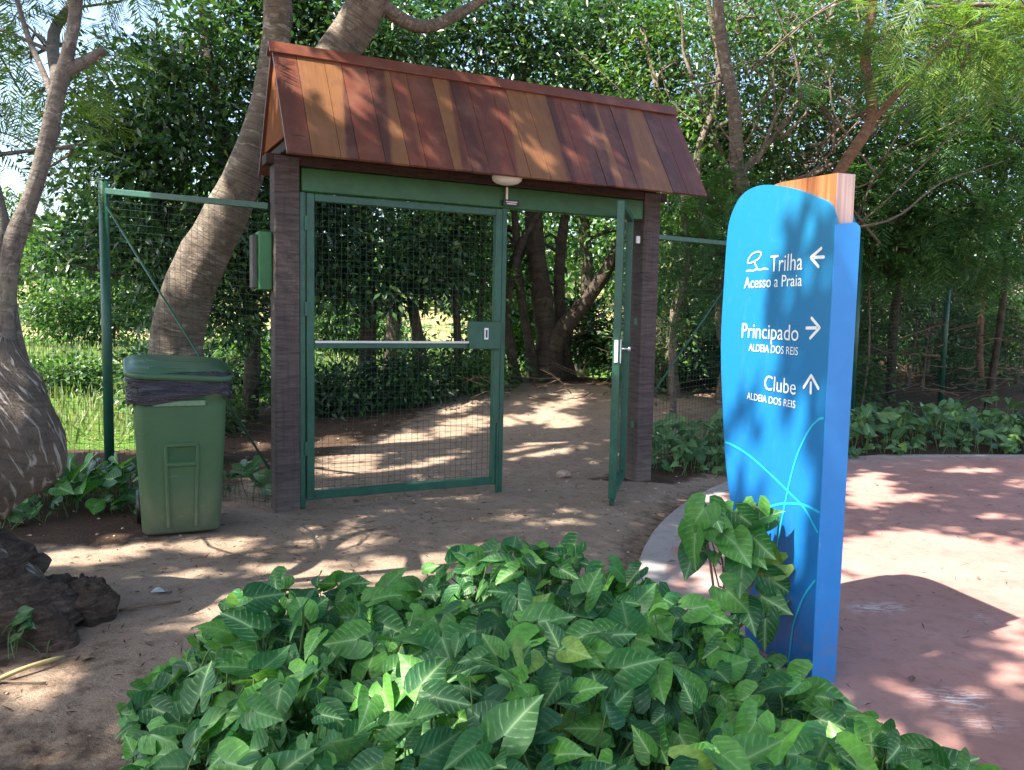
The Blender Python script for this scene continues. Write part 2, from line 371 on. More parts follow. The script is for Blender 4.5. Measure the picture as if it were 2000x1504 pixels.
class MB:
    """Collects shapes in world coordinates; build() links them as one mesh object."""
    def __init__(s): s.V = []; s.F = []; s.UV = []; s.S = []
    def add(s, V, F, uv=None, smooth=False):
        b = len(s.V); s.V += [tuple(map(float, v)) for v in V]
        for i, f in enumerate(F):
            s.F.append(tuple(j + b for j in f)); s.S.append(smooth)
            s.UV += list(uv[i]) if uv else [(0.0, 0.0)] * len(f)
        return s
    def frame(s, c, ax, half, bev=0.0):
        """box with centre c, axes ax (3 unit vectors), half sizes; optional chamfer"""
        c = np.array(c, float); ax = [np.array(a, float) / np.linalg.norm(a) for a in ax]; h = list(half)
        if bev <= 0:
            V = [c + ax[0]*h[0]*i + ax[1]*h[1]*j + ax[2]*h[2]*k for i in (-1, 1) for j in (-1, 1) for k in (-1, 1)]
            F = [(0, 1, 3, 2), (4, 6, 7, 5), (0, 4, 5, 1), (2, 3, 7, 6), (0, 2, 6, 4), (1, 5, 7, 3)]
            return s.add(V, F, [[(0, 0), (1, 0), (1, 1), (0, 1)]] * 6)
        import itertools
        V = []; idx = {}
        for sg in itertools.product((-1, 1), repeat=3):
            for a in range(3):
                p = c.copy()
                for b in range(3):
                    p = p + ax[b] * sg[b] * (h[b] if b == a else h[b] - bev)
                idx[(sg, a)] = len(V); V.append(p)
        F = []
        for a in range(3):
            b, d = [(1, 2), (2, 0), (0, 1)][a]
            for sa in (-1, 1):
                q = []
                for sb, sd in ((-1, -1), (1, -1), (1, 1), (-1, 1)):
                    sg = [0, 0, 0]; sg[a] = sa; sg[b] = sb; sg[d] = sd; q.append(idx[(tuple(sg), a)])
                F.append(tuple(q) if sa > 0 else tuple(reversed(q)))
        for a in range(3):              # chamfer strips along axis a
            b, d = [(1, 2), (2, 0), (0, 1)][a]
            for sb in (-1, 1):
                for sd in (-1, 1):
                    g = lambda sa, which: idx[(tuple({a: sa, b: sb, d: sd}[i] for i in range(3)), which)]
                    q = (g(-1, b), g(1, b), g(1, d), g(-1, d))
                    F.append(q if sb * sd < 0 else tuple(reversed(q)))
        for sg in itertools.product((-1, 1), repeat=3):
            q = (idx[(sg, 0)], idx[(sg, 1)], idx[(sg, 2)])
            F.append(q if sg[0]*sg[1]*sg[2] > 0 else tuple(reversed(q)))
        return s.add(V, F)
    def bar(s, a, b, w, d=None, up=(0, 0, 1), bev=0.0):
        """rectangular bar from a to b, w across, d along up-ish"""
        a = np.array(a, float); b = np.array(b, float); d = d or w
        t = b - a; L = np.linalg.norm(t); t /= L
        up = np.array(up, float)
        if abs(t @ up) > 0.95 * np.linalg.norm(up): up = np.array((1.0, 0.3, 0)) 
        x = np.cross(t, up); x /= np.linalg.norm(x); y = np.cross(x, t)
        return s.frame((a + b) / 2, (t, x, y), (L / 2, w / 2, d / 2), bev)
    def tube(s, P, Rr, seg=8, cap=True, rough=0.0, rs=4.0, seed=0):
        P = np.array(P, float); n = len(P); Rr = np.broadcast_to(np.array(Rr, float), (n,))
        T = np.gradient(P, axis=0); T /= np.linalg.norm(T, axis=1)[:, None] + 1e-9
        u = np.cross(T[0], (0.31, 0.2, 0.9)); 
        if np.linalg.norm(u) < 0.1: u = np.cross(T[0], (1, 0, 0))
        u /= np.linalg.norm(u)
        V = []; L = np.r_[0, np.cumsum(np.linalg.norm(np.diff(P, axis=0), axis=1))]
        for i in range(n):
            u = u - T[i] * (u @ T[i]); u /= np.linalg.norm(u); w = np.cross(T[i], u)
            for j in range(seg):
                a = 2 * math.pi * j / seg
                dv = u * math.cos(a) + w * math.sin(a); r = Rr[i]
                if rough:
                    q = P[i] + dv * r
                    r *= 1 + rough * mnoise.noise(Vector(q * rs) + Vector((seed, 0, 0)))
                V.append(P[i] + dv * r)
        F = []; UV = []
        for i in range(n - 1):
            for j in range(seg):
                k = (j + 1) % seg
                F.append((i*seg+j, i*seg+k, (i+1)*seg+k, (i+1)*seg+j))
                UV.append([(j/seg, L[i]), ((j+1)/seg, L[i]), ((j+1)/seg, L[i+1]), (j/seg, L[i+1])])
        if cap:
            F.append(tuple(reversed(range(seg)))); UV.append([(0, 0)] * seg)
            F.append(tuple(range((n-1)*seg, n*seg))); UV.append([(0, 0)] * seg)
        return s.add(V, F, UV, True)
    def build(s, name, mat, parent=None, kind=None, label=None, cat=None, group=None):
        V = np.array(s.V) - base_of(parent)
        me = raw_mesh(name, V, s.F, s.UV)
        o = link(name, me, mat, parent)
        me.polygons.foreach_set('use_smooth', np.array(s.S, bool))
        return setp(o, label, cat, group, kind)

def spline(P, n):
    """Catmull-Rom through the rows of P"""
    P = np.array(P, float); Q = np.vstack([2*P[0]-P[1], P, 2*P[-1]-P[-2]]); out = []
    m = len(P) - 1
    for t in np.linspace(0, m, n):
        i = min(int(t), m - 1); f = t - i; a, b, c, d = Q[i:i+4]
        out.append(0.5*((2*b) + (-a+c)*f + (2*a-5*b+4*c-d)*f*f + (-a+3*b-3*c+d)*f**3))
    return np.array(out)

def unit(a):
    return a / (np.linalg.norm(a, axis=-1, keepdims=True) + 1e-9)

def leaf_cloud(name, P, D, N, L, W, mat, parent=None, kind='stuff', fold=0.12):
    """many small folded leaves as one mesh (a crown)"""
    n = len(P); D = unit(D); S = unit(np.cross(D, N)); N = np.cross(S, D)
    L = np.broadcast_to(np.asarray(L, float), (n,))[:, None]; W = np.broadcast_to(np.asarray(W, float), (n,))[:, None]
    V = np.empty((n, 4, 3))
    V[:, 0] = P; V[:, 2] = P + D * L
    mid = P + D * L * 0.45
    V[:, 1] = mid + S * W / 2 + N * W * fold * 1.5; V[:, 3] = mid - S * W / 2 + N * W * fold * 1.5
    V = V.reshape(-1, 3) - base_of(parent)
    b = np.arange(n)[:, None] * 4
    F = np.concatenate([b + np.array([[0, 1, 2]]), b + np.array([[0, 2, 3]])], axis=1).reshape(-1, 3)
    o = link(name, raw_mesh(name, V, F), mat, parent)
    return setp(o, kind=kind)

def clump_leaves(blobs, per, sig, seed):
    """leaf positions in clumps spread through ellipsoids; returns P, D, N"""
    r = np.random.default_rng(seed); Ps = []; Ds = []
    for (cx, cy, cz, rx, ry, rz, nc) in blobs:
        d = unit(r.normal(size=(nc, 3))); rad = r.random((nc, 1)) ** 0.42
        c = np.array([cx, cy, cz]) + d * rad * np.array([rx, ry, rz])
        k = np.maximum(8, (per * (0.5 + r.random(nc)))).astype(int)
        idx = np.repeat(np.arange(nc), k); off = r.normal(size=(len(idx), 3)) * sig * (0.6 + 0.8 * r.random(nc))[idx][:, None] * np.array([1.15, 1.15, 0.75])
        Ps.append(c[idx] + off)
        Ds.append(unit(off) * 0.9 + r.normal(size=(len(idx), 3)) * 0.6 + d[idx] * 0.5 + np.array([0, 0, -0.35]))
    P = np.vstack(Ps); D = np.vstack(Ds)
    N = r.normal(size=P.shape) * 0.55 + np.array([SUN.x * .4, SUN.y * .4, 0.9])
    return P, D, N, r

def frond_cloud(name, P, D, L, mat, parent=None, pairs=9, seed=0, droop=0.35, wid=0.07):
    """feathery leaves: each a drooping rachis carrying pairs of narrow leaflets, all in one mesh"""
    r = np.random.default_rng(seed); n = len(P); D = unit(D)
    S = unit(np.cross(D, np.array([0, 0, 1.0]) + r.normal(size=(n, 3)) * 0.25)); N = np.cross(S, D)
    L = np.broadcast_to(np.asarray(L, float), (n,))[:, None]
    PP = []; DD = []; NN = []; LL = []; WW = []
    for i in range(pairs):
        t = 0.12 + 0.86 * i / (pairs - 1)
        p = P + D * L * t + np.array([0, 0, -1.0]) * L * droop * t * t
        l = L * (0.40 * math.sin(math.pi * (0.18 + 0.72 * t)) + 0.05)
        for sgn in (-1, 1):
            d = S * sgn * 0.85 + D * 0.52 + np.array([0, 0, -0.25]) + r.normal(size=(n, 3)) * 0.08
            PP.append(p); DD.append(d); NN.append(N + r.normal(size=(n, 3)) * 0.12); LL.append(l[:, 0]); WW.append(L[:, 0] * wid)
    rl = np.concatenate(LL)
    PP.append(P); DD.append(D + np.array([0, 0, -droop])); NN.append(N); LL.append(L[:, 0]); WW.append(L[:, 0] * 0.03)
    return leaf_cloud(name, np.vstack(PP), np.vstack(DD), np.vstack(NN), np.concatenate(LL), np.concatenate(WW), mat, parent, 'stuff', 0.05)

# ------------------------------------------------------------------ the ground
def sstep(a, b, x):
    t = np.clip((x - a) / (b - a), 0, 1); return t * t * (3 - 2 * t)
PC, PR = np.array([7.135, 3.317]), 6.536          # the rounded end of the paved pad
def pave_edge_dist(x, y):
    return np.hypot(x - PC[0], y - PC[1]) - PR
def fbm(x, y, s, seed=0.0):
    out = np.zeros(np.shape(x)); a = 1.0
    for o in range(4):
        k = s * 2 ** o
        out += a * np.sin(x * k * 1.3 + 1.7 * np.sin(y * k * 0.9 + seed + o) + seed * 3.1) * np.cos(y * k * 1.1 + 1.3 * np.sin(x * k * 0.7 + seed * 2 + o * 1.9))
        a *= 0.5
    return out / 1.9
def height(x, y):
    h = 0.50 * sstep(7.4, 12.0, y) * np.exp(-((x - 1.0) / 3.6) ** 2)
    h = h + 0.85 * sstep(10.0, 15.0, y + 0.45 * (4 - x)) * sstep(1.5, 5.0, x)
    h = h * (1 - sstep(12.4, 16.0, y) * (1 - sstep(0.5, 3.0, x)))
    h = h + 5.5 * sstep(34, 75, y)
    h = h + 0.012 * fbm(x, y, 1.6) * (y < 30) + 0.006 * fbm(x, y, 5.0, 2.0) * (y < 30)
    d = pave_edge_dist(x, y)
    h = h - 0.055 * (1 - sstep(0.05, 0.6, d)) * (y < 9.6)
    return h
xs = np.concatenate([-np.geomspace(400, 7.2, 26), np.arange(-7, 9.01, 0.075), np.geomspace(9.3, 400, 26)])
ys = np.concatenate([-np.geomspace(120, 0.9, 14), np.arange(-0.8, 13.01, 0.075), np.geomspace(13.2, 600, 60)])
GX, GY = np.meshgrid(xs, ys); GZ = height(GX, GY)
gv = np.stack([GX, GY, GZ], -1).reshape(-1, 3)
nx, ny = len(xs), len(ys)
ii, jj = np.meshgrid(np.arange(nx - 1), np.arange(ny - 1))
q = (jj * nx + ii).ravel(); GF = np.stack([q, q + 1, q + nx + 1, q + nx], 1)
cx_ = gv[GF].mean(1)
fieldm = (cx_[:, 1] > 12.7 + 0.35 * np.maximum(cx_[:, 0], -4) * (cx_[:, 0] > -4) + 0.4 * fbm(cx_[:, 0], cx_[:, 1], 1.0)) | (cx_[:, 1] > 17) | ((cx_[:, 0] < -3.6 - 0.3 * fbm(cx_[:, 1], cx_[:, 0], 1.1)) & (cx_[:, 1] > 8.2))
hillm = cx_[:, 1] > 35
def sub_sheet(name, mask, mat, label=None):
    F = GF[mask]; used = np.unique(F); remap = -np.ones(len(gv), int); remap[used] = np.arange(len(used))
    me = raw_mesh(name, gv[used], remap[F]); o = link(name, me, mat, None, True); o['kind'] = 'structure'
    return o, gv[used]
ground, GVv = sub_sheet('ground', ~fieldm & ~hillm, M['soil'])
x, y = GVv[:, 0], GVv[:, 1]
litter_shade = 0.14 + 0.0 * x
pathc = 0.1 + 0.25 * (y - 6) * (y > 6)                                   # the sandy way through the gate
off = np.abs(x - np.clip(pathc, -3, 1.3)) - (1.75 + 0.15 * (y < 9))
litter_shade = np.where(y > 7.0, np.maximum(litter_shade, 0.95 * sstep(-0.1, 0.9, off)), litter_shade)
litter_shade = np.maximum(litter_shade, 0.95 * sstep(11.0, 12.0, y + 0.25 * x - 0.2))
litter_shade = np.maximum(litter_shade, 0.85 * sstep(-1.7, -2.6, x + 0.0 * y) * sstep(4.75, 5.2, y - 0.05 * x))  # bare dark soil by the bin and bed
litter_shade = np.maximum(litter_shade, 0.5 * (1 - sstep(0.05, 0.45, pave_edge_dist(x, y))) * (y < 7.2))  # dark shadow strip along the kerb, painted into the soil as litter
litter_shade = np.maximum(litter_shade, 0.9 * sstep(0.55, 0.1, np.abs(pave_edge_dist(x, y) - 0.65)) * (y > 7.2))
litter_shade = np.maximum(litter_shade, 0.6 * np.exp(-(((x + 2.1) / 0.7) ** 2 + ((y - 3.2) / 0.45) ** 2)))
litter_shade = np.maximum(litter_shade, 0.50 * np.exp(-(((x + 1.5) / 0.9) ** 2 + ((y - 2.5) / 0.5) ** 2)))
litter_shade = np.maximum(litter_shade, 0.9 * (np.hypot(x - 0.1, (y - 2.5) * 0.8) < 1.15))
a = ground.data.attributes.new('litter', 'FLOAT', 'POINT'); a.data.foreach_set('value', litter_shade.astype(np.float32))
sub_sheet('grass_field', fieldm & ~hillm, M['grass'])
sub_sheet('hill', hillm, M['drygrass'])

# the paved pad: a slab with a rounded end and a pale concrete rim
def pad_outline(shrink=0.0):
    pts = []
    for t in np.linspace(math.radians(122), math.radians(199), 60):
        pts.append(PC + (PR - shrink) * np.array([math.cos(t), math.sin(t)]))
    tail = np.array([(1.02, 0.6), (1.4, -0.6), (2.2, -2.0)]) + np.array([shrink, 0])
    pts += list(tail)
    pts += [np.array((14.0, -2.0)), np.array((14.0, 9.55 - shrink)), np.array((7.0, 9.25 - shrink))]
    return np.array(pts)
o1, o2 = pad_outline(0.0), pad_outline(0.17)
n1 = len(o1)
ring_n = 63
kb = MB()
V = []
for i in range(n1):
    V += [(*o1[i], -0.12), (*o1[i], -0.004), (*(o1[i] + (o2[i]-o1[i]) * 0.08), 0.008), (*o2[i], 0.008), (*o2[i], -0.02)]
F = []
for i in range(n1):
    j = (i + 1) % n1
    if 62 <= i <= 63: continue
    for k in range(4): F.append((i*5+k, j*5+k, j*5+k+1, i*5+k+1))
F = [tuple(reversed(f)) for f in F]
kb.add(V, F)
ko = kb.build('kerb', M['kerb'], kind='structure')
# pavement top as a fine grid cut by the outline
st = 0.07
px_, py_ = np.meshgrid(np.arange(0.4, 9.0, st), np.arange(-1.8, 9.3, st))
def in_poly(x, y, poly):
    c = np.zeros(np.shape(x), bool); n = len(poly)
    for i in range(n):
        x1, y1 = poly[i]; x2, y2 = poly[(i+1) % n]
        if y1 == y2: continue
        c ^= ((y1 > y) != (y2 > y)) & (x < (x2 - x1) * (y - y1) / (y2 - y1) + x1)
    return c
import bmesh
bm = bmesh.new()
bv = [bm.verts.new((*p, 0.006)) for p in o2]
f = bm.faces.new(bv)
bmesh.ops.triangulate(bm, faces=[f])
for ax, lo, hi in ((0, 0.6, 7.0), (1, 1.0, 9.2)):
    for c in np.arange(lo, hi, 0.11):
        co = [0, 0, 0]; co[ax] = c; no = [0, 0, 0]; no[ax] = 1
        bmesh.ops.bisect_plane(bm, geom=bm.verts[:] + bm.edges[:] + bm.faces[:], plane_co=co, plane_no=no)
for v_ in bm.verts:
    v_.co.z += 0.0035 * float(fbm(v_.co.x, v_.co.y, 2.1, 1.0))*0.5
bmesh.ops.recalc_face_normals(bm, faces=bm.faces[:])
pm = bpy.data.meshes.new('pavement'); bm.to_mesh(pm); bm.free()
pv = link('pavement', pm, M['pave']); pv['kind'] = 'structure'
co = np.empty(len(pm.vertices) * 3, np.float32); pm.vertices.foreach_get('co', co); co = co.reshape(-1, 3)
if pm.polygons[0].normal.z < 0: pm.flip_normals()
worn = 1 - sstep(-1.05, -0.25, -(pave_edge_dist(co[:, 0], co[:, 1]) + 1.2) + 0.2)
worn = np.clip(1.0 + (pave_edge_dist(co[:, 0], co[:, 1]) + 0.15) / 0.75, 0, 1)
pm.attributes.new('worn', 'FLOAT', 'POINT').data.foreach_set('value', worn.astype(np.float32))
sc_ = np.zeros(len(co))
for (sx, sy, sr) in ((1.73, 3.08, 0.13), (1.72, 2.92, 0.10), (1.86, 4.08, 0.12), (2.3, 4.0, 0.06), (1.0, 5.2, 0.08)):
    sc_ = np.maximum(sc_, 0.8 * np.exp(-((co[:, 0]-sx)**2 / (sr*0.9)**2 + (co[:, 1]-sy)**2 / (sr*0.5)**2)))
pm.attributes.new('scuff', 'FLOAT', 'POINT').data.foreach_set('value', sc_.astype(np.float32))

# ------------------------------------------------------------------ gate shelter
A = np.array([-1.621, 5.907, 0.0]); g = np.array([0.891, 0.455, 0.0]); g /= np.linalg.norm(g)
n_ = np.array([g[1], -g[0], 0.0]); UP = np.array([0, 0, 1.0])
def GP(s, off, z): return A + g * s + n_ * off + UP * z
shelter = thing('gate_shelter', 'wooden gate shelter with steep plank roof on two dark timber posts', 'gate shelter', tuple(A))
for s in (0.0, 3.10):
    m = MB(); m.frame(GP(s, 0, 1.23), (g, n_, UP), (0.086, 0.086, 1.27), 0.006); m.build('post', M['timber'], shelter)
m = MB(); m.frame(GP(1.56, 0, 2.475), (g, n_, UP), (1.70, 0.075, 0.035), 0.004); m.build('beam', M['beam'], shelter)
for s in (0.0, 3.10):
    m = MB(); m.frame(GP(s, 0, 2.545), (n_, g, UP), (0.43, 0.045, 0.033), 0.003); m.build('cross_beam', M['beam'], shelter)
roof_s0, roof_s1 = -0.09, 3.34
zr0, ze = 3.245, 2.445
slope = np.array(n_ * 0.5 + UP * (ze - zr0)); sl_len = np.linalg.norm(slope); slope /= sl_len
nrm = np.cross(g, slope); nrm = nrm if nrm @ n_ > 0 else -nrm
RED, DRK, GLD, ORG, BRN = (0.170, 0.047, 0.027), (0.085, 0.029, 0.021), (0.235, 0.102, 0.038), (0.215, 0.07, 0.031), (0.130, 0.040, 0.025)
PL = [(BRN, RED, .5, .3), (GLD, GLD, .5, 0), (GLD, DRK, 1.15, -.9), (RED, BRN, .4, .5), (DRK, GLD, .85, -.6), (RED, ORG, .6, .2), (RED, BRN, .3, .6),
      (GLD, BRN, .95, -.5), (DRK, BRN, .5, .3), (BRN, RED, .8, -.3), (RED, GLD, 1.15, -1.0), (GLD, GLD, .5, 0),
      (GLD, BRN, 1.0, -.2), (DRK, RED, .5, -.2), (RED, DRK, .95, -.6), (DRK, GLD, .9, -.4), (BRN, DRK, .6, .0),
      (BRN, GLD, .8, -.5), (GLD, BRN, .8, .2), (DRK, BRN, .6, .2), (BRN, RED, .6, .3)]
widths = np.array([1.0 + 0.25 * math.sin(i * 2.3) for i in range(len(PL))]); widths *= (roof_s1 - roof_s0) / widths.sum()
for side in (1, -1):
    sv = np.array(n_ * 0.5 * side + UP * (ze - zr0)); L_ = np.linalg.norm(sv); sv /= L_
    nn = np.cross(g, sv); nn = nn if nn[2] > 0 else -nn
    roof = thing('roof', None, None, tuple(GP(1.6, 0, zr0))) if False else None
    s = roof_s0
    for i, (ca, cb, a_, b_) in enumerate(PL):
        w = widths[i]; rr = random.Random(i * 3 + side)
        lift = rr.uniform(-0.0015, 0.0015); ext = rr.uniform(-0.002, 0.002)
        half = (w / 2 - 0.0018, (L_ + ext) / 2, 0.009)
        c = GP(s + w / 2, 0, zr0) + sv * (L_ + ext) / 2 + nn * (lift)
        ax = (g, sv, nn)
        b0 = c - g*half[0] - sv*half[1]; V = []
        for k in (-1, 1):
            for (i2, j2) in ((-1, -1), (1, -1), (1, 1), (-1, 1)):
                V.append(c + g*half[0]*i2 + sv*half[1]*j2 + nn*half[2]*k)
        uvq = [(0, 0), (1, 0), (1, 1), (0, 1)]
        F = [(4, 5, 6, 7), (3, 2, 1, 0), (0, 1, 5, 4), (1, 2, 6, 5), (2, 3, 7, 6), (3, 0, 4, 7)]
        if side < 0: F = [tuple(reversed(f)) for f in F]
        uvs = []
        for f_ in F: uvs.append([uvq[k % 4] for k in f_])
        mb = MB(); mb.add(V, F, uvs)
        if side > 0 and i not in MATS: MATS[i] = plank_mat(i, ca, cb, a_, b_)
        mb.build('roof_plank', MATS[i], shelter)
        s += w
# ridge cap: two capping boards either side of the ridge, made in two lengths
for (s0, s1) in ((roof_s0 - 0.02, 1.62), (1.624, roof_s1 + 0.015)):
    m = MB()
    for side in (1, -1):
        sv = np.array(n_ * 0.5 * side + UP * (ze - zr0)); sv /= np.linalg.norm(sv)
        nn = np.cross(g, sv); nn = nn if nn[2] > 0 else -nn
        m.frame(GP((s0+s1)/2, 0, zr0 + 0.018) + sv * 0.045 + nn * 0.010, (g, sv, nn), ((s1-s0)/2, 0.05, 0.008), 0.002)
    m.build('ridge_cap', M['ridge'], shelter)
# gable boards inside each end, battens under the planks
for s in (roof_s0 + 0.035, roof_s1 - 0.035):
    m = MB(); t = 0.010
    tri = [(0.42, 2.585), (-0.42, 2.585), (0.0, 3.20)]
    V = [GP(s - t, o_, z_) for o_, z_ in tri] + [GP(s + t, o_, z_) for o_, z_ in tri]
    m.add(V, [(0, 1, 2), (5, 4, 3), (0, 3, 4, 1), (1, 4, 5, 2), (2, 5, 3, 0)])
    m.build('gable_board', M['gable'], shelter)
for side in (1, -1):
    m = MB(); m.frame(GP(1.62, 0.36 * side, 2.615), (g, n_, UP), (1.62, 0.02, 0.025), 0.002); m.build('roof_batten', M['beam'], shelter)
# green lintel and jamb
m = MB(); m.frame(GP(1.56, 0.035, 2.353), (g, n_, UP), (1.462, 0.035, 0.084), 0.008); m.build('lintel', M['lintel_green'], shelter)
m = MB(); m.frame(GP(0.107, 0.045, 1.14), (g, n_, UP), (0.020, 0.028, 1.126), 0.004); m.build('jamb', M['gate_green'], shelter)

lamp = thing('ceiling_lamp', 'round white lamp under the roof edge of the gate shelter', 'lamp', tuple(GP(1.575, 0.33, 2.46)))
m = MB()
prof = [(0.0, -0.052), (0.05, -0.050), (0.085, -0.040), (0.108, -0.022), (0.115, 0.0), (0.115, 0.012), (0.0, 0.012)]
V = []; F = []; SG = 28
for r_, z_ in prof:
    for j in range(SG):
        t = 2*math.pi*j/SG; V.append(GP(1.575, 0.33, 2.46) + np.array([r_*math.cos(t), r_*math.sin(t), z_]))
for i in range(len(prof)-1):
    for j in range(SG): F.append((i*SG+j, i*SG+(j+1) % SG, (i+1)*SG+(j+1) % SG, (i+1)*SG+j))
F = [tuple(reversed(f)) for f in F]
m.add(V, F, None, True); m.build('lamp_dome', M['white'], lamp)
m = MB(); m.frame(GP(1.575, 0.33, 2.49), (g, n_, UP), (0.07, 0.05, 0.016)); m.build('bracket', M['beam'], lamp)

hs = thing('hanging_sign', 'tiny dark sign hanging on a white rod under the green lintel', 'sign', tuple(GP(1.70, 0.10, 2.30)))
m = MB(); m.bar(GP(1.69, 0.10, 2.43), GP(1.69, 0.10, 2.335), 0.016, 0.006, n_); m.build('hanger', M['white'], hs)
m = MB(); m.frame(GP(1.73, 0.10, 2.31), (g, n_, UP), (0.070, 0.004, 0.024)); m.build('plate', M['black'], hs)
m = MB()
for z_, w_ in ((2.318, 0.05), (2.303, 0.042)):
    m.frame(GP(1.73, 0.1052, z_), (g, n_, UP), (w_, 0.0008, 0.0035))
m.build('print', M['white'], hs)

box = thing('control_box', 'bright green electrical box on the outer side of the timber post', 'electrical box', tuple(GP(-0.15, -0.06, 1.57)))
m = MB(); m.frame(GP(-0.135, -0.05, 1.78), (g, n_, UP), (0.047, 0.07, 0.205), 0.008); m.build('cover', M['boxgreen'], box)
m = MB(); m.frame(GP(-0.20, -0.09, 1.775), (g, n_, UP), (0.017, 0.06, 0.185), 0.004); m.build('back_plate', M['boxgrey'], box)

# gate leaves: welded tube frame, square mesh, middle rail
def gate_leaf(name, label, fn, w, z0, z1, railz, lock):
    """fn(t, d, z): t along the leaf, d towards its front"""
    base = fn(0, 0, 0); t = thing(name, label, 'gate', tuple(base))
    e1 = fn(1, 0, 0) - base; e2 = fn(0, 1, 0) - base
    h = 0.028
    for s in (h, w - h):
        m = MB(); m.frame(fn(s, 0, (z0+z1)/2), (e1, e2, UP), (h, h, (z1-z0)/2), 0.004); m.build('stile', M['gate_green'], t)
    for nm, z, hh in (('top_rail', z1 - 0.028, 0.026), ('middle_rail', railz, 0.026), ('bottom_rail', z0 + 0.032, 0.030)):
        m = MB(); m.frame(fn(w/2, 0, z), (e1, e2, UP), (w/2 - 2*h - 0.0005, 0.026, hh), 0.004); m.build(nm, M['gate_green'], t)
    m = MB(); r = 0.0010; x0, x1 = 2*h, w - 2*h
    for x_ in np.arange(x0 + 0.02, x1, 0.046):
        m.bar(fn(x_, -0.012, z0 + 0.03), fn(x_, -0.012, z1 - 0.03), 2*r, 2*r, e2)
    for z_ in np.arange(z0 + 0.08, z1 - 0.04, 0.046):
        m.bar(fn(x0, -0.0155, z_), fn(x1, -0.0155, z_), 2*r, 2*r)
    m.build('wire_mesh', M['wire'], t, kind='stuff')
    if lock:
        m = MB(); m.bar(fn(2*h, 0.036, railz + 0.022), fn(w - 0.27, 0.036, railz + 0.022), 0.016, 0.016); m.build('rail_glint', M['steel'], t)  # pale bar added for the sky's reflection on the middle rail
        m = MB(); m.frame(fn(w - 0.145, 0.03, railz + 0.078), (e1, e2, UP), (0.134, 0.027, 0.108), 0.004); lb = m.build('lock_box', M['gate_green'], t)
        m = MB(); m.frame(fn(w - 0.14, 0.0605, railz + 0.09), (e1, e2, UP), (0.017, 0.003, 0.045), 0.001); m.build('latch_plate', M['white'], lb)
        m = MB(); m.frame(fn(w - 0.140, 0.065, railz + 0.09), (e1, e2, UP), (0.006, 0.002, 0.03)); m.build('latch_slot', M['black'], lb)
        for z_ in (0.45, 1.45, 2.05):
            m = MB(); m.bar(fn(-0.006, 0.03, z_ - 0.05), fn(-0.006, 0.03, z_ + 0.05), 0.022, 0.022, e1); m.build('hinge', M['gate_green'], t)
        m = MB(); m.bar(fn(w - 0.015, 0.034, z0 + 0.5), fn(w - 0.015, 0.034, 0.0), 0.014); m.build('drop_bolt', M['gate_green'], t)
    else:
        m = MB(); m.frame(fn(w - 0.02, 0.031, 1.18), (e1, e2, UP), (0.012, 0.0035, 0.09), 0.001); m.build('strike_plate', M['white'], t)
        m = MB(); m.frame(fn(w + 0.004, 0.0, 1.18), (e1, e2, UP), (0.0035, 0.014, 0.085), 0.001); m.build('strike_edge', M['white'], t)
        m = MB(); m.tube([fn(w - 0.02, 0.03, 1.2), fn(w - 0.02, 0.085, 1.2)], 0.007, 8)
        m.tube([fn(w - 0.02, 0.085, 1.2), fn(w - 0.02, 0.105, 1.2)], [0.016, 0.016], 10); m.build('knob', M['steel'], t)
        m = MB(); m.bar(fn(w - 0.03, 0.0, z0), fn(w - 0.03, 0, -0.02), 0.03); m.build('drop_bolt', M['gate_green'], t)
    return t
gate_leaf('mesh_gate', 'closed green mesh gate leaf with lock box and added pale glint bar on its middle rail', lambda t, d, z: GP(0.137 + t, 0.045 + d, z), 1.535, 0.07, 2.262, 1.195, True)
H0 = np.array([2.90, 0.05]); H1 = np.array([2.285, 0.80]); ed = (H1 - H0) / np.linalg.norm(H1 - H0); en = np.array([ed[1], -ed[0]])
if en[0] < 0: en = -en
gate_leaf('mesh_gate', 'open green mesh gate leaf swung towards the viewer, seen edge on', lambda t, d, z: GP(H0[0] + ed[0]*t + en[0]*d, H0[1] + ed[1]*t + en[1]*d, z), float(np.linalg.norm(H1-H0)), 0.05, 2.30, 1.19, False)
for z_, hm in ((0.5, 'gate_green'), (1.4, 'gate_green'), (2.1, 'white')):
    m = MB(); m.frame(GP(2.975, 0.06, z_), (g, n_, UP), (0.018, 0.008, 0.030), 0.002); m.build('hinge', M[hm], shelter)
# jamb tube the closed leaf latches to, from lintel to soil
m = MB(); m.frame(GP(1.70, 0.03, 1.16), (g, n_, UP), (0.022, 0.026, 1.17), 0.004); m.build('mullion', M['gate_green'], shelter)

